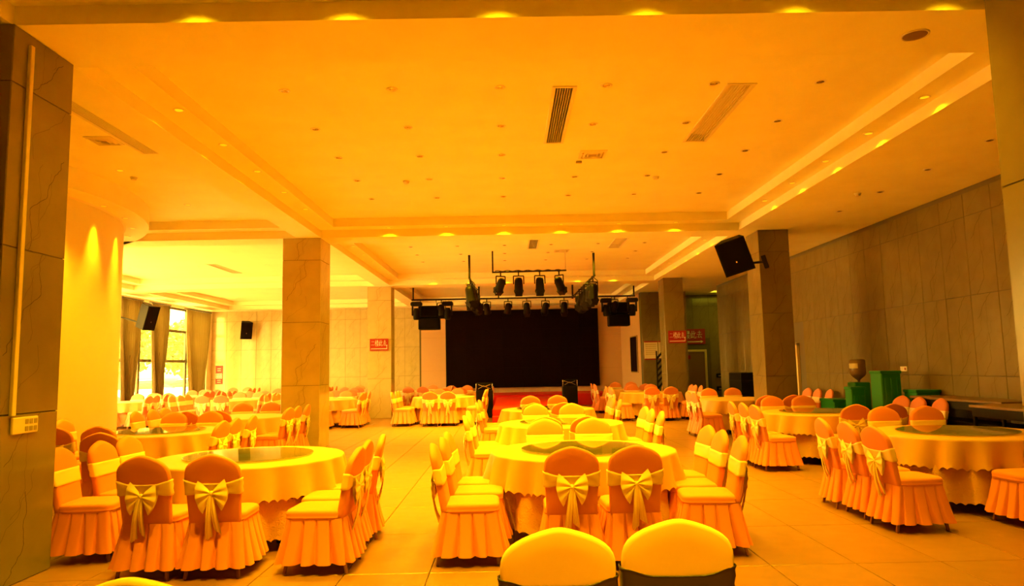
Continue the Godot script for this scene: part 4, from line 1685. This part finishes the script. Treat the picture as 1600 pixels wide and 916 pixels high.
# ---------------------------------------------------------------- tables and chairs
func build_tables() -> void:
	chair_near = make_chair("banquet_chair", mats.pink_cover, mats.cream_ribbon, true)
	chair_far = make_chair("banquet_chair", mats.pink_cover, mats.cream_ribbon, false)
	make_table()
	var all := ["f0", "f1", "b0", "b1", "l0", "l1", "l2", "r0", "r1", "r2"]
	var but := func(gone: Array) -> Array: return all.filter(func(s): return not s in gone)
	table(0.74, -7.25, "first table of the centre row", true, all)
	table(0.78, -10.75, "second table of the centre row", true, all, {"fx": -0.06, "fz": 1.33})
	table(0.78, -14.3, "third table of the centre row", true, all, {"fx": -0.06, "fz": 1.35})
	table(-2.62, -7.25, "table beside the socket pillar", true, ["f0", "f1", "l0", "l1", "l2", "r0", "r1", "r2"], {"rz": 1.22, "lz": 0.75, "lx": 1.08, "rx": 1.03})
	table(-5.15, -10.6, "second table of the pillar row", true, all, {"lx": 1.1, "fx": -0.3, "bx": -0.2})
	table(-5.22, -13.75, "third table of the pillar row", false, all, {"bx": -0.15})
	table(-5.45, -21.2, "table between the two window-side columns", false, all)
	table(-5.45, -25.0, "table behind the window-side signed column", false, ["f0", "f1", "b0", "b1", "r0", "r1"], {"rz": -0.05})
	table(-6.1, -29.2, "last pillar-row table by the back wall", false, ["f0", "f1", "b0", "b1"])
	table(-12.1, -22.4, "first table of the window row", false, ["f1", "b0", "b1", "r0", "r1", "r2"])
	table(-8.6, -22.2, "first table of the middle row", false, all)
	table(-11.9, -26.0, "second table of the window row", false, ["f0", "f1", "b0", "b1", "r0", "r1", "r2"])
	table(-8.6, -26.0, "second table of the middle row", false, all)
	table(-11.7, -29.6, "third table of the window row", false, ["f0", "f1", "b0", "b1", "r0", "r1", "r2"])
	table(-8.5, -29.6, "third table of the middle row", false, ["f0", "f1", "b0", "b1", "r0", "r1", "r2"])
	table(-1.95, -21.5, "table before the window-side stage end", false, all)
	table(-1.85, -25.1, "table nearer the window-side stage end", false, ["f0", "f1", "b0", "b1", "r0", "r1"])
	table(-3.4, -27.6, "table in the stage corner", false, ["f0", "f1", "b1", "r0"])
	table(5.14, -8.2, "first table of the wall row", true, ["b0", "b1", "l0", "l1", "l2"], {"lx": 1.29, "lz": 1.25, "bx": 0.25})
	table(5.18, -11.9, "second table of the wall row", true, ["f0", "f1", "b0", "b1", "l0", "l1", "l2", "r0", "r1", "r2"], {"lx": 1.14, "rx": 1.45, "rz": 0.45, "bx": 0.08, "fx": 0.15})
	table(5.45, -16.75, "third table of the wall row", false, ["f0", "f1", "b0", "b1", "l0", "l1", "r0", "r1", "r2"], {"fz": 2.75, "rx": 1.45, "rz": 0.75, "fx": -0.2})
	table(4.35, -21.75, "table by the notice column", false, all)
	table(4.35, -25.4, "table behind the notice column", false, ["f0", "f1", "b0", "b1", "l0", "l1", "l2", "r0", "r1", "r2"])
	# strays
	chair(5.05, -6.98, PI / 2 + 0.1, "pink chair turned sideways at entrance end of first wall-row table", "pink covered chairs")
	chair(-4.62, -8.35, 0.12, "pink chair behind the three facing away beside the socket-pillar table", "pink covered chairs")
	# three cream chairs at the entrance
	var cr := make_chair("cream_chair", mats.cream_cover, mats.maroon_ribbon, true)
	cr.position = Vector3(0.175, 0, -3.18)
	cr.rotation.y = 0.03
	tag(cr, "cream covered chair with dark maroon sash, window-side one of two side by side", "chair", "cream chairs at the entrance")
	var c2 := copy_of(cr, Vector3(0.69, 0.0, -3.29), -0.02)
	tag(c2, "cream covered chair with dark maroon sash, wall-side one of two", "chair", "cream chairs at the entrance")
	var c3 := copy_of(cr, Vector3(-1.24, 0, -2.62), 0.1)
	for k in [cr, c2, c3]:
		k.scale.x = 1.05
		var kb: Node3D = k.get_node("bow")
		kb.position.y = 0.57
	tag(c3, "cream chair near the pillar, only its top edge showing", "chair", "cream chairs at the entrance")

# ---------------------------------------------------------------- goods along the tiled wall
func crate(at: Vector3, s: Vector3, turn: float, label: String) -> void:
	var t := base("plastic_crate", at, turn)
	tag(t, label, "crate", "green plastic crates")
	var st := st_new()
	cbox(st, Vector3(0, s.y * 0.5, 0), s, 0.012)
	obj("body", st, mats.green_plastic, t)
	st = st_new()
	for sx in [-1.0, 1.0]:
		cbox(st, Vector3(sx * s.x * 0.5, s.y - 0.025, 0), Vector3(0.03, 0.05, s.z + 0.03), 0.008)
		cbox(st, Vector3(0, s.y - 0.025, sx * s.z * 0.5), Vector3(s.x + 0.03, 0.05, 0.03), 0.008)
	obj("rim", st, mats.green_plastic, t)
	for i in 3:
		st = st_new()
		cbox(st, Vector3(-s.x * 0.3 + s.x * 0.3 * i, s.y * 0.45, s.z * 0.5 + 0.008), Vector3(0.03, s.y * 0.8, 0.016), 0.004)
		obj("rib", st, mats.green_plastic, t)

func service_table(at: Vector3, s: Vector3, turn: float, label: String) -> void:
	var t := base("service_table", at, turn)
	tag(t, label, "table", "service tables by the tiled wall")
	var st := st_new()
	cbox(st, Vector3(0, s.y - 0.02, 0), Vector3(s.x, 0.04, s.z), 0.006)
	obj("tabletop", st, mats.board_top, t)
	st = st_new()
	for sz in [-1.0, 1.0]:
		cbox(st, Vector3(0, s.y - 0.10, sz * (s.z * 0.5 - 0.03)), Vector3(s.x - 0.08, 0.12, 0.03), 0.004)
	for sx in [-1.0, 1.0]:
		cbox(st, Vector3(sx * (s.x * 0.5 - 0.03), s.y - 0.10, 0), Vector3(0.03, 0.12, s.z - 0.08), 0.004)
	obj("apron", st, mats.dark_metal, t)
	st = st_new()
	cbox(st, Vector3(0, 0.34, 0), Vector3(s.x - 0.1, 0.56, s.z - 0.1), 0.01)
	obj("cupboard", st, mats.black_plastic, t)
	for sx in [-1.0, 1.0]:
		for sz in [-1.0, 1.0]:
			st = st_new()
			bar(st, Vector3(sx * (s.x * 0.5 - 0.05), 0, sz * (s.z * 0.5 - 0.05)), Vector3(sx * (s.x * 0.5 - 0.05), s.y - 0.04, sz * (s.z * 0.5 - 0.05)), 0.045)
			obj("leg", st, mats.dark_metal, t)

func build_side_goods() -> void:
	service_table(Vector3(7.28, 0, -11.2), Vector3(0.6, 0.97, 2.3), 0, "dark service table with brown top beside the green crates")
	service_table(Vector3(6.95, 0, -8.9), Vector3(1.15, 0.96, 1.9), 0.0, "dark service table with brown top behind the first wall-row table")
	crate(Vector3(6.93, 0, -13.0), Vector3(0.44, 0.50, 0.46), 0, "green plastic crate under the tall crate beside the tiled wall")
	crate(Vector3(6.93, 0.5, -13.0), Vector3(0.36, 0.90, 0.38), 0.0, "tall green crate, topmost beside the tiled wall")
	crate(Vector3(7.36, 0, -12.62), Vector3(0.42, 1.06, 0.40), 0, "green crate between the tall crate and service table")
	crate(Vector3(6.62, 0, -14.3), Vector3(0.42, 0.84, 0.6), 0, "low green crate before the water dispenser")
	crate(Vector3(6.62, 0, -13.55), Vector3(0.26, 1.1, 0.26), 0, "narrow green crate beside the tall crate")
	var w := base("water_dispenser", Vector3(7.1, 0, -14.35))
	tag(w, "water dispenser with brown inverted bottle beside the green crates", "dispenser")
	var st := st_new()
	cbox(st, Vector3(0, 0.58, 0), Vector3(0.32, 1.16, 0.32), 0.02)
	obj("cabinet", st, mats.green_plastic, w)
	st = st_new()
	lathe(st, [Vector2(0, 1.62), Vector2(0.12, 1.62), Vector2(0.15, 1.60), Vector2(0.152, 1.50), Vector2(0.146, 1.48), Vector2(0.152, 1.46), Vector2(0.152, 1.34), Vector2(0.13, 1.29), Vector2(0.06, 1.23), Vector2(0.03, 1.20), Vector2(0.03, 1.14)], 28)
	obj("bottle", st, mats.bottle, w)
	st = st_new()
	var rows := []
	for j in 2:
		var row := PackedVector3Array()
		for i in 10:
			var a := 2.0 + 1.5 * i / 9.0
			row.append(Vector3(cos(a) * 0.154, 1.44 + 0.1 * j, sin(a) * 0.154))
		rows.append(row)
	grid(st, rows)
	obj("bottle_label", st, mats.paper, w)
	st = st_new()
	cbox(st, Vector3(-0.165, 0.95, 0), Vector3(0.03, 0.12, 0.2), 0.006)
	obj("tap_panel", st, mats.dark_metal, w)
	var s := base("socket_plate", Vector3(7.60, 1.42, -13.55), -PI / 2)
	tag(s, "small pale socket plate on the tiled wall above the crates", "socket")
	st = st_new()
	cbox(st, Vector3(0, 0, 0.008), Vector3(0.22, 0.09, 0.016), 0.003)
	obj("plate", st, mats.pale_plastic, s)
	st = st_new()
	cbox(st, Vector3(0.06, 0, 0.018), Vector3(0.04, 0.05, 0.006), 0.002)
	obj("switch", st, mats.sign_red, s)
